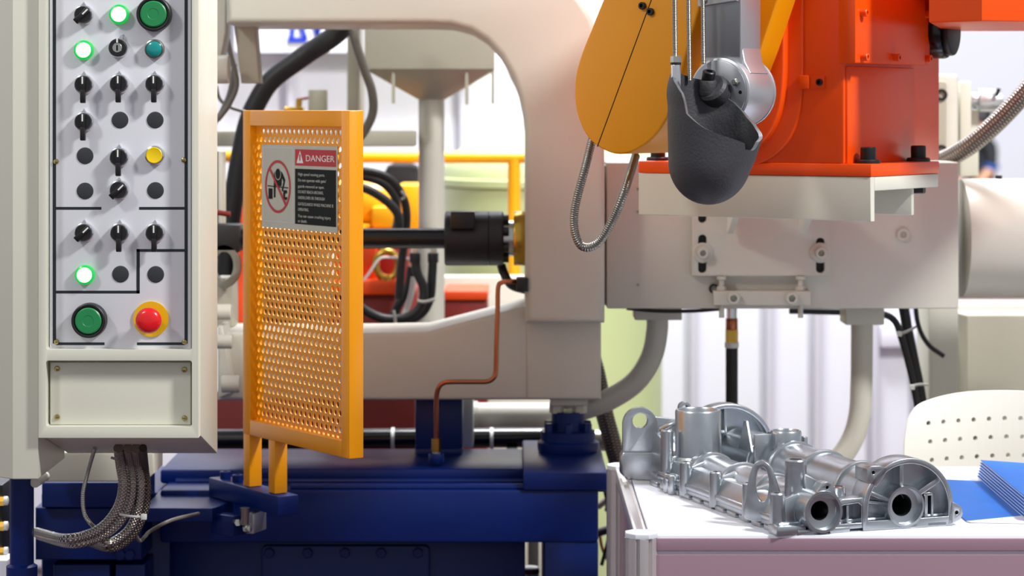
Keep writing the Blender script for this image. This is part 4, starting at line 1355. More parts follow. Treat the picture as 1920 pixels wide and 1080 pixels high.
# large upright spigot and the smaller one
def spigot(name, u, v_, h_, r_, wall, base, flare=1.04):
    return KM().lathe([(r_ * flare, base), (r_, base + .03), (r_, h_ - .003), (r_ - .0015, h_), (r_ - wall + .0015, h_), (r_ - wall, h_ - .003), (r_ - wall - .001, h_ - .05), (0, h_ - .05)], (u, v_, 0), (0, 0, 1), 56).build(name, AC, cst)
spigot('large_spigot', .056, .432, .1245, .0365, .0070, .02, 1.08)
KM().lathe([(.0395, .052), (.043, .045), (.046, .030)], (.056, .432, 0), (0, 0, 1), 48).build('spigot_root', AC, cst)
spigot('small_spigot', .172, .354, .0965, .0245, .0050, .05)
KM().box(.118, .150, .352, .358, .045, .092, .001).build('spigot_web', AC, cst)
KM().box(.148, .152, .342, .372, .050, .094, .001).build('spigot_web', AC, cst)
KM().hexa([(.125, .38, .06), (.128, .38, .06), (.128, .43, .06), (.125, .43, .06), (.125, .40, .107), (.128, .40, .107), (.128, .41, .107), (.125, .41, .107)]).build('spigot_web', AC, cst)
KM().lathe([(0, .04), (.008, .04), (.0075, .072), (0, .073)], (.205, .29, 0), (0, 0, 1), 20).build('small_boss', AC, cst)
KM().box(.185, .206, .286, .292, .045, .066, .002).build('boss_web', AC, cst)
KM().box(.199, .206, .345, .36, .05, .086, .002).build('spigot_web', AC, cst)
# rear flange: tall half-round wall
RFm = KF @ frame((0, .545, 0), (1, 0, 0), (0, 0, 1), (0, -1, 0))
ru, rw, rr_ = .150, .035, .083
rdome = [(ru - rr_, .006), (ru + rr_, .006)] + [(ru + rr_ * math.cos(a), rw + rr_ * math.sin(a)) for a in [math.pi * i / 40 for i in range(41)]]
rfl = MB(RFm).prism(rdome, -.008, .0, .002).build('rear_flange', AC, cst)
rin = [(ru + (rr_ - .007) * math.cos(a), rw + (rr_ - .007) * math.sin(a)) for a in [math.pi * i / 40 for i in range(41)]]
rout = [(ru + (rr_ + .001) * math.cos(a), rw + (rr_ + .001) * math.sin(a)) for a in [math.pi * i / 40 for i in range(41)]]
MB(RFm).prism(rout + rin[::-1], -.010, .020, .002).build('flange_lip', AC, rfl)
MB(RFm).box(ru - .005, ru + .000, .03, rw + rr_ - .004, -.002, .014, .001).build('flange_rib', AC, rfl)
MB(RFm).box(ru - .045, ru - .005, .070, .076, -.002, .016, .001).build('flange_rib', AC, rfl)
MB(RFm).prism([circ(ru - .066, .112, .010, 24), circ(ru - .066, .112, .005, 20)[::-1]], -.014, -.004, .001).build('ear', AC, rfl)
MB(RFm).box(ru - .076, ru - .056, .060, .106, -.014, -.004, .001).build('ear', AC, rfl)
# rear left lug plate with its hole and block below
F4 = KF @ frame((0, .545, 0), (math.cos(.30), -math.sin(.30), 0), (0, 0, 1), Vector((math.cos(.30), -math.sin(.30), 0)).cross(Vector((0, 0, 1))))
lg = [(-.026, .030), (.030, .030), (.030, .085)] + [(.002 + .028 * math.cos(a), .0895 + .028 * math.sin(a)) for a in [math.pi * i / 20 for i in range(21)]] + [(-.026, .085)]
MB(F4).prism([lg, circ(.002, .0960, .0125, 28)[::-1]], -.009, .009, .003).build('lug', AC, cst, sharp=.7)
MB(F4).prism([(-.030, .012), (-.020, .002), (.036, .0), (.036, .046), (-.026, .047), (-.030, .040)], -.02, .016, .004).build('lug_block', AC, cst)
MB(F4).prism([(.026, .02), (.095, .02), (.095, .093), (.026, .102)], -.008, .003, .002).build('lug_web', AC, cst)
KM().tube(crom([(.030, .52, .082), (.042, .505, .092), (.065, .50, .099), (.10, .505, .103)], 6), .006, 12).build('lug_rib', AC, cst)
KM().hexa([(.02, .44, .01), (.10, .44, .01), (.10, .56, .01), (.01, .56, .01), (.02, .45, .06), (.09, .45, .06), (.09, .55, .085), (.02, .55, .085)], .006).build('rear_body', AC, cst)

# ------------------------------------------------------------------ brochures
def sheet(name, corners, z, th, m, label, group, bend=0.0):
    b_ = MB()
    lp_ = [(v.x, v.y) for v in corners]
    b_.prism(lp_, z, z + th)
    return b_.build(name, m, None, label, 'brochure', group)
zz_ = ZT + .0006
fl1 = [onz(px, py, ZT) for px, py in ((1770, 901), (1862, 905), (1925, 968), (1812, 979), (1795, 964))]
b_ = thing('brochure', 'single blue leaflet lying flat right behind the casting', 'brochure', onz(1850, 945, ZT), 'brochures on the table')
MB().prism([(v.x, v.y) for v in fl1], zz_, zz_ + .0012).build('cover', 'brochure_blue', b_)
fw_ = [onz(px, py, ZT) for px, py in ((1812, 979), (1925, 966), (1935, 983), (1820, 981))]
MB().prism([(v.x, v.y) for v in fw_], zz_, zz_ + .0011).build('paper_edge', 'paper_white', b_)
for i in range(7):
    dx, dy = 3 + i * 1.2, -i * 3.4
    ps = [onz(px + dx, py + dy * .0, ZT) for px, py in ((1830, 898), (1925, 905), (2060, 900), (2075, 975), (1924, 980))]
    z0 = zz_ + .0014 + i * .0042
    pos = ('lowest', 'second lowest', 'third lowest', 'middle', 'third', 'second', 'topmost')[i]
    lab = f'{pos} blue brochure in the stack at the right edge' if i in (0, 1, 2, 3, 6) else f'{pos} blue brochure from the top of the stack at the right edge'
    b_ = thing('brochure', lab, 'brochure', ps[0], 'brochures on the table')
    MB().prism([(v.x, v.y) for v in ps], z0, z0 + .0026).build('pages', 'paper_white', b_)
    MB().prism([(v.x - .001, v.y) for v in ps], z0 + .0027, z0 + .0037).build('cover', 'brochure_blue', b_)

# ------------------------------------------------------------------ white chair behind the table
ych = 4.19
ch = thing('plastic_chair', 'white plastic chair with a perforated backrest behind the table', 'chair', (XP(1880, ych), 4.35, 0))
xL, xR = XP(1686, ych), XP(2075, ych)
ztop, zlow = ZP(738, ych), .50
xc = (xL + xR) / 2
hw = (xR - xL) / 2
out_l = [(xL + .012, zlow), (xR - .012, zlow)]
def edge_pts():
    q_ = [(xR - .008, zlow + .10), (xR - .002, ZP(860, ych)), (xR - .006, ZP(800, ych)), (xR - .018, ZP(768, ych)), (xR - .045, ZP(750, ych)), (xc + .06, ztop + .002)]
    left = [(2 * xc - a, c_) for a, c_ in q_][::-1]
    return q_ + left
bk_l = out_l + [(v.x, v.y) for v in crom([Vector((a, c_, 0)) for a, c_ in edge_pts()], 5)]
holes = []
for r_i in range(6):
    for c_i in range(12):
        px = 1738 + c_i * 29.6 + r_i * 3
        py = 791 - (c_i * 1.1 if c_i < 6 else 5.5 - (c_i - 6) * 1.1) + r_i * 34.5
        x_, z_ = L(ych, (px, py))[0]
        if x_ < xR - .03:
            holes.append(circ(x_, z_, .0042, 12)[::-1])
bm_ = MB(FY(ych)).prism([bk_l] + holes, -.008, 0)
# curve the backrest gently
bmesh.ops.recalc_face_normals(bm_.bm, faces=bm_.bm.faces)
for k_ in range(1, 24):
    bmesh.ops.bisect_plane(bm_.bm, geom=bm_.bm.verts[:] + bm_.bm.edges[:] + bm_.bm.faces[:], plane_co=(xL + (xR - xL) * k_ / 24, 0, 0), plane_no=(1, 0, 0))
me = bm_.mesh('backrest', 'chair_white', .6)
for v in me.vertices:
    d = (v.co.x - xc) / hw
    v.co.y += -.05 * d * d + .12 * max(0, v.co.z - .55) * 0.3
for p_ in me.polygons:
    p_.use_smooth = False
put('backrest', me, ch)
st = MB()
st.box(xL + .02, xR - .02, 4.20, 4.58, .44, .455, .006)
st.build('seat', 'chair_white', ch)
for sx in (xL + .045, xR - .045):
    for yy, lean in ((4.24, -.03), (4.55, .03)):
        MB().cyl((sx, yy, .442), (sx, yy + lean, 0), .011, n=16).build('leg', 'steel', ch)
    MB().cyl((sx, 4.225, .44), (sx, 4.205, .56), .011, n=16).build('back_support', 'steel', ch)

# ------------------------------------------------------------------ behind the frame opening
Yh = 4.98
hp = thing('feed_hopper', 'grey steel hopper with funnel and downpipe behind the frame', 'hopper', (XP(806, Yh), Yh, 0))
hx0, hx1 = XP(684, Yh), XP(926, Yh)
hxc, hxd = (hx0 + hx1) / 2, (hx1 - hx0) / 2
pr0 = 25 / FPX * Yh
MB().box(hx0, hx1, Yh, Yh + 2 * hxd, ZP(130, Yh), ZP(-140, Yh), .003).build('bin', 'grey_dark', hp)
zc_ = Yh + hxd
MB().hexa([(hxc - pr0, zc_ - pr0, ZP(186, Yh)), (hxc + pr0, zc_ - pr0, ZP(186, Yh)), (hxc + pr0, zc_ + pr0, ZP(186, Yh)), (hxc - pr0, zc_ + pr0, ZP(186, Yh)),
           (hx0, Yh, ZP(130, Yh)), (hx1, Yh, ZP(130, Yh)), (hx1, Yh + 2 * hxd, ZP(130, Yh)), (hx0, Yh + 2 * hxd, ZP(130, Yh))]).build('funnel', 'grey_dark', hp)
MB().cyl((hxc, zc_, .0), (hxc, zc_, ZP(178, Yh)), pr0, n=36).build('downpipe', 'grey_paint', hp)
for px, y1 in ((737, 194), (875, 196), (924, 195)):
    MB().box(XP(px - 3, Yh), XP(px + 3, Yh), Yh + .01, Yh + .02, ZP(y1, Yh), ZP(60 if px == 924 else 128, Yh)).build('bracket_leg', 'grey_dark', hp)
MB().box(XP(380, 5.05), XP(779, 5.05), 5.05, 5.12, ZP(275, 5.05), ZP(245, 5.05), .004).build('cross_beam', 'grey_dark', None, 'grey square cross beam behind the yellow guard', 'beam')
MB().box(XP(662, 5.4), XP(684, 5.4), 5.2, 5.4, ZP(235, 5.4), ZP(-120, 5.4), .004).build('grey_upright', 'grey_dark', None, 'dark grey upright left of the hopper', 'post')
# pipes and hoses in the opening
hose('black_hose', [(680, -10), (640, 55), (570, 105), (510, 150), (480, 195), (464, 235), (450, 300), (437, 380), (428, 450), (424, 520)], 38, 4.78, 'rubber', 'thick black hose crossing the frame opening diagonally', n=24)
hose('grey_braided_hose', [(655, 20), (667, 80), (683, 130), (697, 170), (699, 210), (684, 245), (660, 275)], 17, 4.74, 'braid_grey', 'grey braided hose hanging left of the hopper')
hose('black_hose', [(930, 70, 5.3), (958, 130, 5.3), (985, 190, 5.3), (1010, 260, 5.3)], 16, 5.3, 'rubber', 'black hose curving behind the right side of the opening')
for i, (pts, w_, lab) in enumerate((([(424, 60), (432, 100), (444, 155), (430, 195), (408, 225)], 10, 'outer grey cable looping beside the console'),
                                    ([(440, 120), (432, 170), (418, 205), (400, 235)], 10, 'inner grey cable looping beside the console'),
                                    ([(405, 160), (412, 185), (430, 200), (460, 210)], 7, 'thin grey cable crossing behind the guard corner'))):
    hose('grey_cable', pts, w_, 4.6 + .03 * i, 'cable_grey', lab, cat='cable', group='grey cables beside the console')
# grey rounded elbow
sp = thing('vent_pipe', 'short grey pipe standing above the guard top edge', 'pipe', P(596, 235, 5.2))
MB().cyl(P(596, 240, 5.2), P(596, 168, 5.2), 18 / FPX * 5.2, n=28, bev=.001).build('tube', 'grey_dark', sp)
MB().cyl(P(596, 262, 5.2), P(596, 238, 5.2), 24 / FPX * 5.2, n=28, bev=.001).build('collar', 'grey_dark', sp)
vp = thing('brass_valve', 'small yellow brass valve with a red handle above the guard', 'valve', P(553, 215, 5.2))
MB().box(XP(534, 5.2), XP(570, 5.2), 5.18, 5.22, ZP(212, 5.2), ZP(200, 5.2), .003).build('body', 'brass', vp)
MB().cyl(P(560, 202, 5.2), P(561, 185, 5.2), .007, n=14).build('stem', 'brass', vp)
MB().cyl(P(558, 187, 5.2), P(580, 183, 5.2), .003, n=10).build('handle', 'dark_red', vp)
# standing brace so the valve and pipe have a manifold below
MB().box(XP(500, 5.2), XP(650, 5.2), 5.15, 5.30, ZP(262, 5.2), ZP(213, 5.2), .006).build('manifold', 'grey_dark', None, 'grey manifold block behind the top of the guard', 'manifold')

rl = thing('yellow_railing', 'yellow tubular safety railing behind the machine', 'railing', (XP(962, 5.7), 5.7, 0))
yrl = 5.7
MB().cyl(P(330, 293, yrl), P(1100, 296, yrl), 11 / FPX * yrl, n=24).build('top_rail', 'rail_yellow', rl)
for px in (964, 380):
    MB().cyl((XP(px, yrl), yrl, 0), P(px, 296, yrl), 12 / FPX * yrl, n=24).build('post', 'rail_yellow', rl)

yt = 6.4
tx = XP(1035, yt)
tr = 206 / FPX * yt
tk = thing('holding_tank', 'pale green round tank with a domed lid', 'tank', (tx, yt, 0))
MB().lathe([(0, 0), (tr, 0), (tr, ZP(350, yt)), (0, ZP(350, yt))], (tx, yt, 0), (0, 0, 1), 72).build('body', 'tank_green', tk)
MB().lathe([(tr * .99, ZP(349, yt)), (tr * 1.02, ZP(347, yt)), (tr * 1.02, ZP(334, yt)), (tr * .99, ZP(332, yt))], (tx, yt, 0), (0, 0, 1), 72).build('rim', 'tank_green', tk)
MB().lathe([(tr * .99, ZP(334, yt)), (tr * .985, ZP(315, yt)), (tr * .93, ZP(294, yt)), (tr * .80, ZP(274, yt)), (tr * .55, ZP(258, yt)), (tr * .25, ZP(250, yt)), (0, ZP(248, yt))], (tx, yt, 0), (0, 0, 1), 72).build('lid', 'tank_green', tk)

# orange and yellow machine behind
yo = 5.25
om = thing('orange_machine', 'orange and yellow pump unit behind the black rod', 'machine', (XP(690, yo), yo + .15, 0))
MB().box(XP(600, yo), XP(779, yo), yo, yo + .4, 0.0, ZP(545, yo), .006).build('bed', 'dark_red', om)
MB().box(XP(610, yo), XP(752, yo), yo - .02, yo + .3, ZP(552, yo), ZP(524, yo), .005).build('ledge', 'orange_far', om)
MB().box(XP(625, yo), XP(704, yo), yo + .02, yo + .3, ZP(526, yo), ZP(455, yo), .005).build('block', 'orange_far', om)
MB().box(XP(704, yo), XP(762, yo), yo + .10, yo + .3, ZP(545, yo), ZP(455, yo), .005).build('block', 'dark_red', om)
MB().cyl(P(600, 385, yo + .18), P(742, 385, yo + .18), 52 / FPX * yo, n=40, bev=.01).build('motor', 'rail_yellow', om)
MB().box(XP(692, yo), XP(742, yo), yo + .08, yo + .2, ZP(432, yo), ZP(390, yo), .008).build('terminal_box', 'rail_yellow', om)
MB().box(XP(735, yo), XP(782, yo), yo + .22, yo + .4, ZP(470, yo), ZP(352, yo), .008).build('motor_foot', 'rail_yellow', om)
MB().box(XP(416, yo), XP(445, yo), yo + .12, yo + .3, 0.0, ZP(345, yo), .008).build('gearbox', 'orange_far', om)
MB().box(XP(560, yo), XP(690, yo), yo + .10, yo + .32, ZP(455, yo) - .01, ZP(425, yo), .005).build('motor_foot', 'rail_yellow', om)
eb = MB()
eb.tube([P(725 + 21 * math.cos(a), 497 + 25 * math.sin(a), yo - .005) for a in [2 * math.pi * i / 28 for i in range(28)]], .0085, 12, closed=True)
eb.cyl(P(725, 540, yo - .005), P(725, 520, yo - .005), .014, n=18)
eb.build('eye_bolt', 'brass', om)
hose('cord', [(672, 535, 5.1), (690, 515, 5.1), (712, 485, 5.1), (735, 483, 5.1), (770, 485, 5.0)], 5, 5.1, 'tie_white', 'thin white cord tied through the brass eye bolt', cat='cord', n=8)
rb2 = thing('red_block', 'dull red steel block right of the hopper pipe', 'block', (XP(874, 5.3), 5.4, 0))
MB().box(XP(832, 5.3), XP(914, 5.3), 5.3, 5.5, 0.0, ZP(546, 5.3), .005).build('block', 'dark_red', rb2)
MB().box(XP(832, 5.3), XP(915, 5.3), 5.29, 5.5, ZP(562, 5.3), ZP(545, 5.3), .003).build('cap', 'orange_far', rb2)
cr_ = MB().box(XP(800, 5.6), XP(1060, 5.6), 5.56, 5.62, 0, ZP(516, 5.6), .004)
cr_.build('low_partition', 'cream', None, 'low cream partition in front of the pale green tank', 'partition')
MB().box(XP(722, 5.75), XP(786, 5.75), 5.72, 5.82, 0, ZP(306, 5.75), .02).build('black_case', 'cloth_black', None, 'tall black case behind the yellow motor', 'case')
HH = 'black hoses by the orange pump unit'
hose('black_hose', [(640, 318), (690, 322), (728, 334), (752, 362), (762, 395), (760, 440), (752, 500), (748, 560)], 16, 4.90, 'rubber', 'outer black hose coiling round the yellow motor', group=HH)
hose('black_hose', [(640, 330, 4.95), (690, 334, 4.95), (722, 348, 4.95), (742, 375, 4.95), (745, 410, 4.95), (738, 440, 4.95)], 14, 4.95, 'rubber', 'inner black hose coiling round the yellow motor', group=HH)
hose('black_hose', [(640, 348, 4.86), (680, 352), (715, 370), (742, 395), (748, 420), (742, 440), (735, 460)], 17, 4.86, 'rubber', 'lowest black hose in the coil by the yellow motor', group=HH)
hose('black_hose', [(778, 478), (782, 510), (794, 540), (790, 572), (765, 594), (725, 598), (690, 585), (650, 555)], 17, 4.80, 'rubber', 'left black hose bending in a U under the black rod', group=HH)
hose('black_hose', [(812, 478), (810, 520), (806, 560), (790, 588), (760, 602), (720, 600, 4.88)], 17, 4.83, 'rubber', 'right black hose bending in a U under the black rod', group=HH)
hose('black_hose', [(772, 500, 4.95), (765, 540, 4.95), (748, 570, 4.95), (735, 600, 4.95)], 17, 4.95, 'rubber', 'rear black hose rising from the orange pump unit', group=HH)
hose('clear_hose', [(776, 520, 4.93), (770, 555, 4.93), (758, 590, 4.93), (750, 605, 4.93)], 11, 4.93, 'tie_white', 'pale clear hose among the black hoses')
for px in (778, 812):
    f_ = thing('hose_fitting', f'{"left" if px == 778 else "right"} steel hose fitting below the black rod', 'fitting', P(px, 486, 4.80), 'hose fittings below the rod')
    MB().cyl(P(px, 492, 4.80), P(px, 474, 4.80), .011, n=20, bev=.001).build('sleeve', 'black', f_)
    MB().cyl(P(px, 476, 4.80), P(px, 466, 4.80), .008, n=6).build('nut', 'zinc', f_)
tie([(782, 564), (795, 566), (816, 561)], 4.78, 6, 'tie_clear', 'cable tie holding the two U-bent hoses')
tie([(738, 582), (740, 592), (742, 606)], 4.78, 6, 'tie_clear', 'cable tie round the lowest hose by the orange unit')
tie([(752, 358), (760, 368), (752, 374)], 4.84, 5, 'tie_clear', 'cable tie on the coil beside the yellow motor')

# die half behind the guard
db = thing('die_block', 'dark steel die block behind the perforated guard', 'die', (XP(530, 4.72), 4.75, ZP(606, 4.7)))
MB().box(XP(462, 4.68), XP(585, 4.68), 4.68, 4.84, ZP(608, 4.68), ZP(436, 4.68), .005).build('block', 'black', db)
MB().box(XP(585, 4.70), XP(612, 4.70), 4.70, 4.84, ZP(608, 4.70), ZP(450, 4.70), .005).build('clamp_plate', 'grey_dark', db)
MB().cyl(P(530, 490, 4.68), P(556, 490, 4.66), .016, n=24).build('port', 'orange_far', db)
for py in (470, 520, 570):
    MB().cyl(P(490, py, 4.68), P(490, py, 4.66), .012, n=6).build('bolt', 'steel', db)

# under the frame
MB().box(XP(404, 4.95), XP(779, 4.95), 4.95, 5.10, 0.0, ZP(735, 4.95), .004).build('red_casing', 'dark_red', None, 'dark red machine casing seen below the grey lower beam', 'casing')
pp = thing('return_pipe', 'fat light grey pipe lying behind the blue block', 'pipe', P(1000, 800, 4.76))
MB().cyl(P(880, 778, 4.76), P(1100, 778, 4.76), 23 / FPX * 4.76, n=32).build('tube', 'grey_paint', pp)
MB().cyl(P(880, 778, 4.76), P(896, 778, 4.76), 26 / FPX * 4.76, n=32, bev=.002).build('flange', 'grey_paint', pp)
bpz = thing('black_pipe', 'horizontal black sleeve pipe lying along the blue bed', 'pipe', P(720, 842, 4.70))
MB().cyl(P(380, 824, 4.70), P(1025, 820, 4.70), 19 / FPX * 4.70, n=28).build('tube', 'black_gloss', bpz)
MB().cyl(P(1024, 822, 4.70), P(1150, 826, 4.70), 20 / FPX * 4.70, n=28).build('tube', 'steel', bpz)
MB().box(XP(640, 4.7), XP(660, 4.7), 4.66, 4.74, 0, ZP(838, 4.7), .003).build('support', 'black', bpz)
MB().box(XP(950, 4.7), XP(970, 4.7), 4.66, 4.74, 0, ZP(836, 4.7), .003).build('support', 'black', bpz)
MB().box(XP(990, 4.8), XP(1010, 4.8), 4.77, 4.83, 0, ZP(796, 4.8), .003).build('support', 'grey_dark', pp)
for px in (737, 922):
    MB().cyl(P(px - 3, 822, 4.70), P(px + 3, 822, 4.70), 20.5 / FPX * 4.70, n=28).build('band', 'tie_white', bpz)
hose('dark_braided_hose', [(1100, 640, 4.56), (1118, 700, 4.56), (1132, 770, 4.56), (1148, 830, 4.56), (1160, 885, 4.56), (1150, 960, 4.56)], 34, 4.56, 'braid_dark', 'dark braided hose rising between the frame and the casting', n=20)
hose('black_cable', [(1128, 1060, 4.6), (1142, 1000, 4.6), (1138, 940, 4.6), (1128, 900, 4.6)], 7, 4.6, 'rubber', 'thin black cable right of the blue base', cat='cable')
hose('grey_pipe_elbow', [(1160, 925, 4.62), (1140, 935, 4.62), (1120, 950, 4.62)], 14, 4.62, 'grey_dark', 'short grey pipe elbow beside the blue base', cat='pipe')
hose('black_pipe_elbow', [(1165, 990, 4.64), (1145, 992, 4.64), (1118, 1000, 4.64)], 16, 4.64, 'black', 'short black pipe elbow beside the blue base', cat='pipe')
hose('copper_cable', [(1124, 1000, 4.68), (1130, 1030, 4.68), (1145, 1060, 4.68), (1160, 1090, 4.68)], 6, 4.68, 'copper', 'thin copper coloured cable by the table post', cat='cable')
# items in the gap beside the blue leg
gp = thing('drain_fitting', 'white and red fitting glimpsed in the gap of the blue base', 'fitting', P(995, 1100, 4.5))
MB().cyl(P(995, 1180, 4.5), P(995, 1062, 4.5), .016, n=24, bev=.004).build('body', 'tie_white', gp)
MB().cyl(P(995, 1074, 4.5), P(995, 1066, 4.5), .0165, n=24).build('band', 'dark_red', gp)

# ------------------------------------------------------------------ below and behind the shot beam
def drop_pipe(name, label, fx0, fx1, fy, pts, Y, wpx):
    t_ = thing(name, label, 'pipe', P(pts[-1][0], pts[-1][1], Y), 'grey drop pipes under the beam')
    MB().box(XP(fx0, Y), XP(fx1, Y), Y - .04, Y + .04, ZP(fy, Y), ZP(575, Y), .002).build('flange', 'grey_paint', t_)
    MB().tube(crom([P(a, c_, Y) for a, c_ in pts], 8), wpx / 2 / FPX * Y, 26).build('tube', 'grey_paint', t_)
    return t_
drop_pipe('drop_pipe', 'grey pipe sweeping down left from the beam behind the casting lug', 1188, 1276, 597, [(1232, 585), (1232, 620), (1222, 668), (1195, 712), (1155, 742), (1110, 762), (1060, 775)], 4.50, 41)
drop_pipe('drop_pipe', 'grey pipe dropping from the beam beside the black hoses', 1580, 1652, 606, [(1616, 590), (1616, 640), (1615, 720), (1611, 780), (1595, 830), (1562, 870), (1500, 905), (1440, 930)], 4.50, 41)
bh = thing('supply_hose', 'black hose with a brass and orange coupling below the beam', 'hose', P(1372, 900, 4.55))
MB().cyl(P(1372, 960, 4.55), P(1372, 650, 4.55), 11.5 / FPX * 4.55, n=20).build('tube', 'rubber', bh)
MB().cyl(P(1372, 652, 4.55), P(1372, 642, 4.55), .0135, n=20).build('sleeve', 'tie_white', bh)
MB().cyl(P(1372, 643, 4.55), P(1372, 618, 4.55), .012, n=6).build('nut', 'brass', bh)
MB().cyl(P(1372, 619, 4.55), P(1372, 596, 4.55), .0115, n=20, bev=.002).build('coupling', 'copper', bh)
MB().cyl(P(1372, 598, 4.55), P(1372, 570, 4.55), .010, n=20).build('stub', 'chrome', bh)
HR = 'black hoses dropping from the beam'
hose('drop_hose', [(1480, 582, 4.62), (1560, 584, 4.62), (1640, 587, 4.62), (1676, 600, 4.62), (1692, 640, 4.62), (1708, 700, 4.62), (1722, 770, 4.62)], 13, 4.62, 'rubber', 'black hose coming along under the beam and bending down', group=HR)
hose('drop_hose', [(1692, 560, 4.66), (1700, 610, 4.66), (1712, 670, 4.66), (1726, 740, 4.66), (1732, 800, 4.66)], 20, 4.66, 'rubber', 'straight black hose dropping behind the chair', group=HR)
hose('drop_hose', [(1715, 560, 4.70), (1722, 610, 4.70), (1740, 645, 4.70), (1770, 668, 4.70)], 9, 4.70, 'rubber', 'thin black hose branching to the grey cabinet', group=HR)
hose('flat_hose', [(1175, 578, 4.40), (1230, 583, 4.40), (1300, 583, 4.40), (1352, 579, 4.40)], 7, 4.40, 'rubber', 'thin black hose sagging below the beam above the left pipe')
tie([(1686, 626), (1700, 622), (1718, 612)], 4.58, 5, 'tie_clear', 'cable tie high on the black drop hoses', (1686, 626))
tie([(1710, 724), (1724, 721), (1740, 721)], 4.58, 5, 'tie_clear', 'cable tie low on the black drop hoses', (1710, 726))

gc = thing('grey_cabinet', 'grey green steel cabinet behind the white chair', 'cabinet', (XP(1900, 5.1), 5.1, 0))
gx0 = XP(1813, 4.95)
MB().box(gx0, gx0 + .5, 4.95, 5.118, 0, ZP(591, 4.95), .003).build('body', 'grey_dark', gc)
MB().hexa([(XP(1752, 5.12), 5.12, 0), (gx0 + .5, 5.12, 0), (gx0 + .5, 5.32, 0), (XP(1752, 5.12), 5.32, 0), (XP(1752, 5.12), 5.12, ZP(575, 5.12)), (gx0 + .5, 5.12, ZP(575, 5.12)), (gx0 + .5, 5.32, ZP(575, 5.12)), (XP(1752, 5.12), 5.32, ZP(575, 5.12))], .002).build('rear_body', 'grey_dark', gc)
MB().hexa([(XP(1752, 5.12), 5.12, 0), (gx0, 4.952, 0), (gx0 + .01, 5.12, 0), (XP(1752, 5.12) + .01, 5.12, 0),
           (XP(1752, 5.12), 5.12, ZP(577, 5.12)), (gx0, 4.952, ZP(592, 4.95)), (gx0 + .01, 5.12, ZP(592, 4.95)), (XP(1752, 5.12) + .01, 5.12, ZP(577, 5.12))]).build('side_plate', 'grey_dark', gc)
MB().box(XP(1756, 5.0), XP(1784, 5.0), 5.0, 5.02, ZP(607, 5.0), ZP(580, 5.0), .002).build('connector_plate', 'grey_dark', gc)
for px in (1763, 1772):
    MB().cyl(P(px, 592, 5.0), P(px, 592, 4.985), .008, n=18).build('connector', 'black', gc)

acc = thing('accumulator', 'large cream horizontal cylinder at the right edge', 'cylinder', P(1860, 556, 4.48))
ya = 4.48
MB().cyl(P(1800, 446, ya), P(2200, 446, ya), 111 / FPX * ya, n=64, bev=.0015).build('shell', 'grey_paint', acc)
MB().cyl(P(1873, 336, ya), P(1873, 329, ya), .006, n=14).build('plug', 'black', acc)

vu = thing('valve_unit', 'cream valve block standing behind the orange column', 'valve', (XP(1790, 4.85), 4.9, 0))
MB().box(XP(1740, 4.8), XP(1798, 4.8), 4.80, 4.94, 0, ZP(139, 4.8), .008).build('block', 'grey_paint', vu)
MB(FY(4.79)).prism(RL(4.79, 1745, 152, 1775, 335, .008), -.02, 0, .002).build('front_plate', 'grey_dark', vu)
MB().box(XP(1797, 4.86), XP(1818, 4.86), 4.84, 4.96, ZP(330, 4.86), ZP(153, 4.86), .003).build('side_block', 'cream', vu)
MB().box(XP(1797, 4.9), XP(1832, 4.9), 4.88, 4.98, ZP(330, 4.9), ZP(205, 4.9), .003).build('side_block', 'cream', vu)
for py in (178, 283):
    MB(FY(4.788)).lathe([(.006, 0), (.012, 0), (.012, .003), (.006, .003)], (*L(4.788, (1765, py))[0], 0), (0, 0, 1), 24).build('port', 'black', vu)
sn = thing('pressure_sensor', 'silver cylindrical sensor with a black lever on the valve block', 'sensor', P(1850, 208, 4.86))
MB().cyl(P(1816, 186, 4.86), P(1838, 186, 4.86), .014, n=28, bev=.002).build('neck', 'alu_arm', sn)
MB().cyl(P(1834, 188, 4.86), P(1877, 188, 4.86), .0235, n=32, bev=.003).build('body', 'alu_arm', sn)
MB().cyl(P(1868, 180, 4.83), P(1873, 166, 4.83), .004, n=10).build('lever', 'black', sn)
MB().cyl(P(1875, 192, 4.86), P(1890, 193, 4.86), .004, n=10).build('cable_gland', 'black', sn)
hose('braided_hose', [(1700, 325, 4.55), (1765, 302, 4.50), (1815, 275, 4.45), (1862, 236, 4.42), (1905, 192, 4.40), (1960, 128, 4.38), (2010, 60, 4.36)], 36, 4.44, 'braid_dark', 'thick braided hose arching up at the right edge', n=24, seg=14)

# ------------------------------------------------------------------ far seated visitor
YPn = 20.0
pe = thing('person', 'person in dark clothes with blue sleeve trim sitting far behind the braided hose', 'person', (XP(1836, YPn), YPn, 0))
pxx = XP(1838, YPn)
def skin_body(name, verts, edges_, radii, m, parent, root=0, sub_=2):
    me_ = bpy.data.meshes.new(name)
    me_.from_pydata([tuple(v) for v in verts], edges_, [])
    o_ = bpy.data.objects.new(name, me_)
    COL.objects.link(o_)
    md_ = o_.modifiers.new('skin', 'SKIN')
    sv = me_.skin_vertices[0].data
    for i, r_ in enumerate(radii):
        sv[i].radius = (r_, r_)
        sv[i].use_root = i == root
    s2 = o_.modifiers.new('sub', 'SUBSURF')
    s2.levels = s2.render_levels = sub_
    bpy.context.view_layer.update()
    m2 = bpy.data.meshes.new_from_object(o_.evaluated_get(bpy.context.evaluated_depsgraph_get()))
    bpy.data.objects.remove(o_)
    m2.materials.clear()
    for k_ in (m if isinstance(m, list) else [m]):
        m2.materials.append(MATS[k_])
    for p_ in m2.polygons:
        p_.use_smooth = True
    return put(name, m2, parent)
sh = 1.08
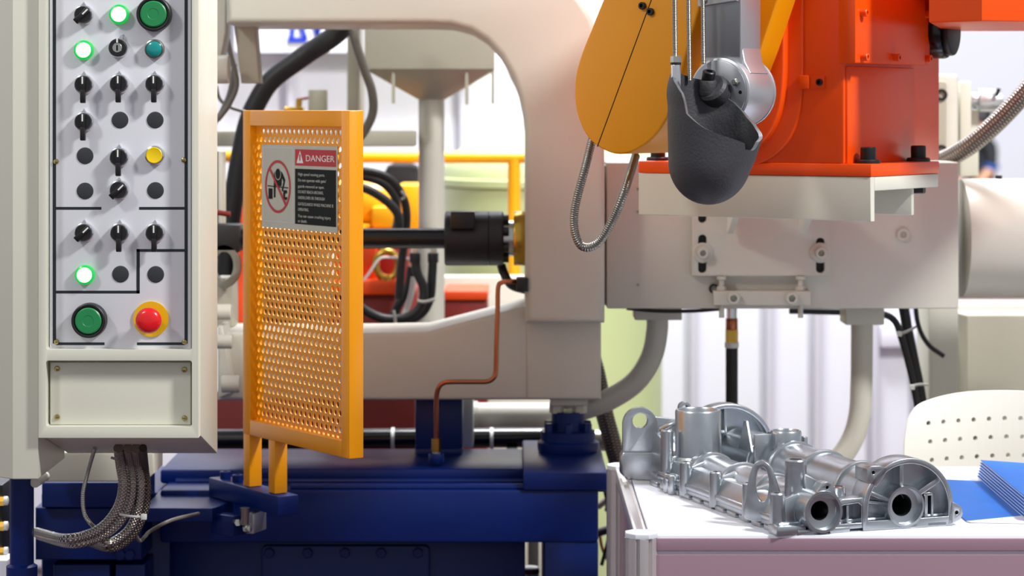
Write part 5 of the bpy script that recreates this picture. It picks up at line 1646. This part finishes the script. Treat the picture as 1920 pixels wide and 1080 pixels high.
V = [(0, 0, .50), (0, 0, .72), (0, 0, .95), (0, 0, 1.06), (0, 0, 1.13), (0, -.01, 1.22), (0, -.01, 1.31),
     (.17, 0, 1.04), (.21, -.02, .86), (.20, -.14, .74), (.17, -.22, .74), (-.17, 0, 1.04), (-.21, -.02, .86), (-.20, -.14, .74), (-.17, -.22, .74),
     (.09, -.02, .48), (.11, -.40, .48), (.11, -.40, .10), (.11, -.50, .05), (-.09, -.02, .48), (-.11, -.40, .48), (-.11, -.40, .10), (-.11, -.50, .05)]
Rr = [.13, .125, .15, .10, .055, .085, .085, .065, .05, .04, .03, .065, .05, .04, .03, .085, .07, .05, .04, .085, .07, .05, .04]
Ed = [(0, 1), (1, 2), (2, 3), (3, 4), (4, 5), (5, 6), (3, 7), (7, 8), (8, 9), (9, 10), (3, 11), (11, 12), (12, 13), (13, 14), (0, 15), (15, 16), (16, 17), (17, 18), (0, 19), (19, 20), (20, 21), (21, 22)]
Rz = Matrix.Rotation(math.radians(-70), 3, 'Z')
Vw = [Rz @ Vector(v) + Vector((pxx, YPn, 0)) for v in V]
body = skin_body('body', Vw, Ed, Rr, ['cloth_black', 'skin'], pe)
for p_ in body.data.polygons:
    cz = p_.center.z + ORG[pe.name].z
    lx = (Rz.inverted() @ (Vector(p_.center) + ORG[pe.name] - Vector((pxx, YPn, 0))))
    if cz > 1.115 or (abs(lx.x) > .15 and cz < .88) or (lx.y < -.13 and .66 < cz < .80):
        p_.material_index = 1
hd = Rz @ Vector((0, -.01, 1.27)) + Vector((pxx, YPn, 0))
MB().lathe([(0, .115), (.05, .105), (.085, .07), (.10, .02), (.098, -.04), (.07, -.07)], hd + Rz @ Vector((0, .015, .02)), (0, 0, 1), 24).build('hair', 'hair', pe)
for s_ in (1, -1):
    a = Rz @ Vector((.205 * s_, -.015, .90)) + Vector((pxx, YPn, 0))
    c_ = Rz @ Vector((.20 * s_, -.02, .86)) + Vector((pxx, YPn, 0))
    MB().cyl(a, c_, .062, n=20).build('sleeve_trim', 'cloth_blue', pe)
stl = thing('stool', 'dark stool under the far seated person', 'stool', (pxx, YPn, 0))
MB().cyl((pxx, YPn, .36), (pxx, YPn, .40), .18, n=28, bev=.01).build('seat', 'black', stl)
MB().cyl((pxx, YPn, 0.0), (pxx, YPn, .37), .025, n=16).build('pole', 'steel', stl)
MB().cyl((pxx, YPn, 0.0), (pxx, YPn, .02), .19, n=28).build('base', 'steel', stl)

bpy.context.view_layer.update()
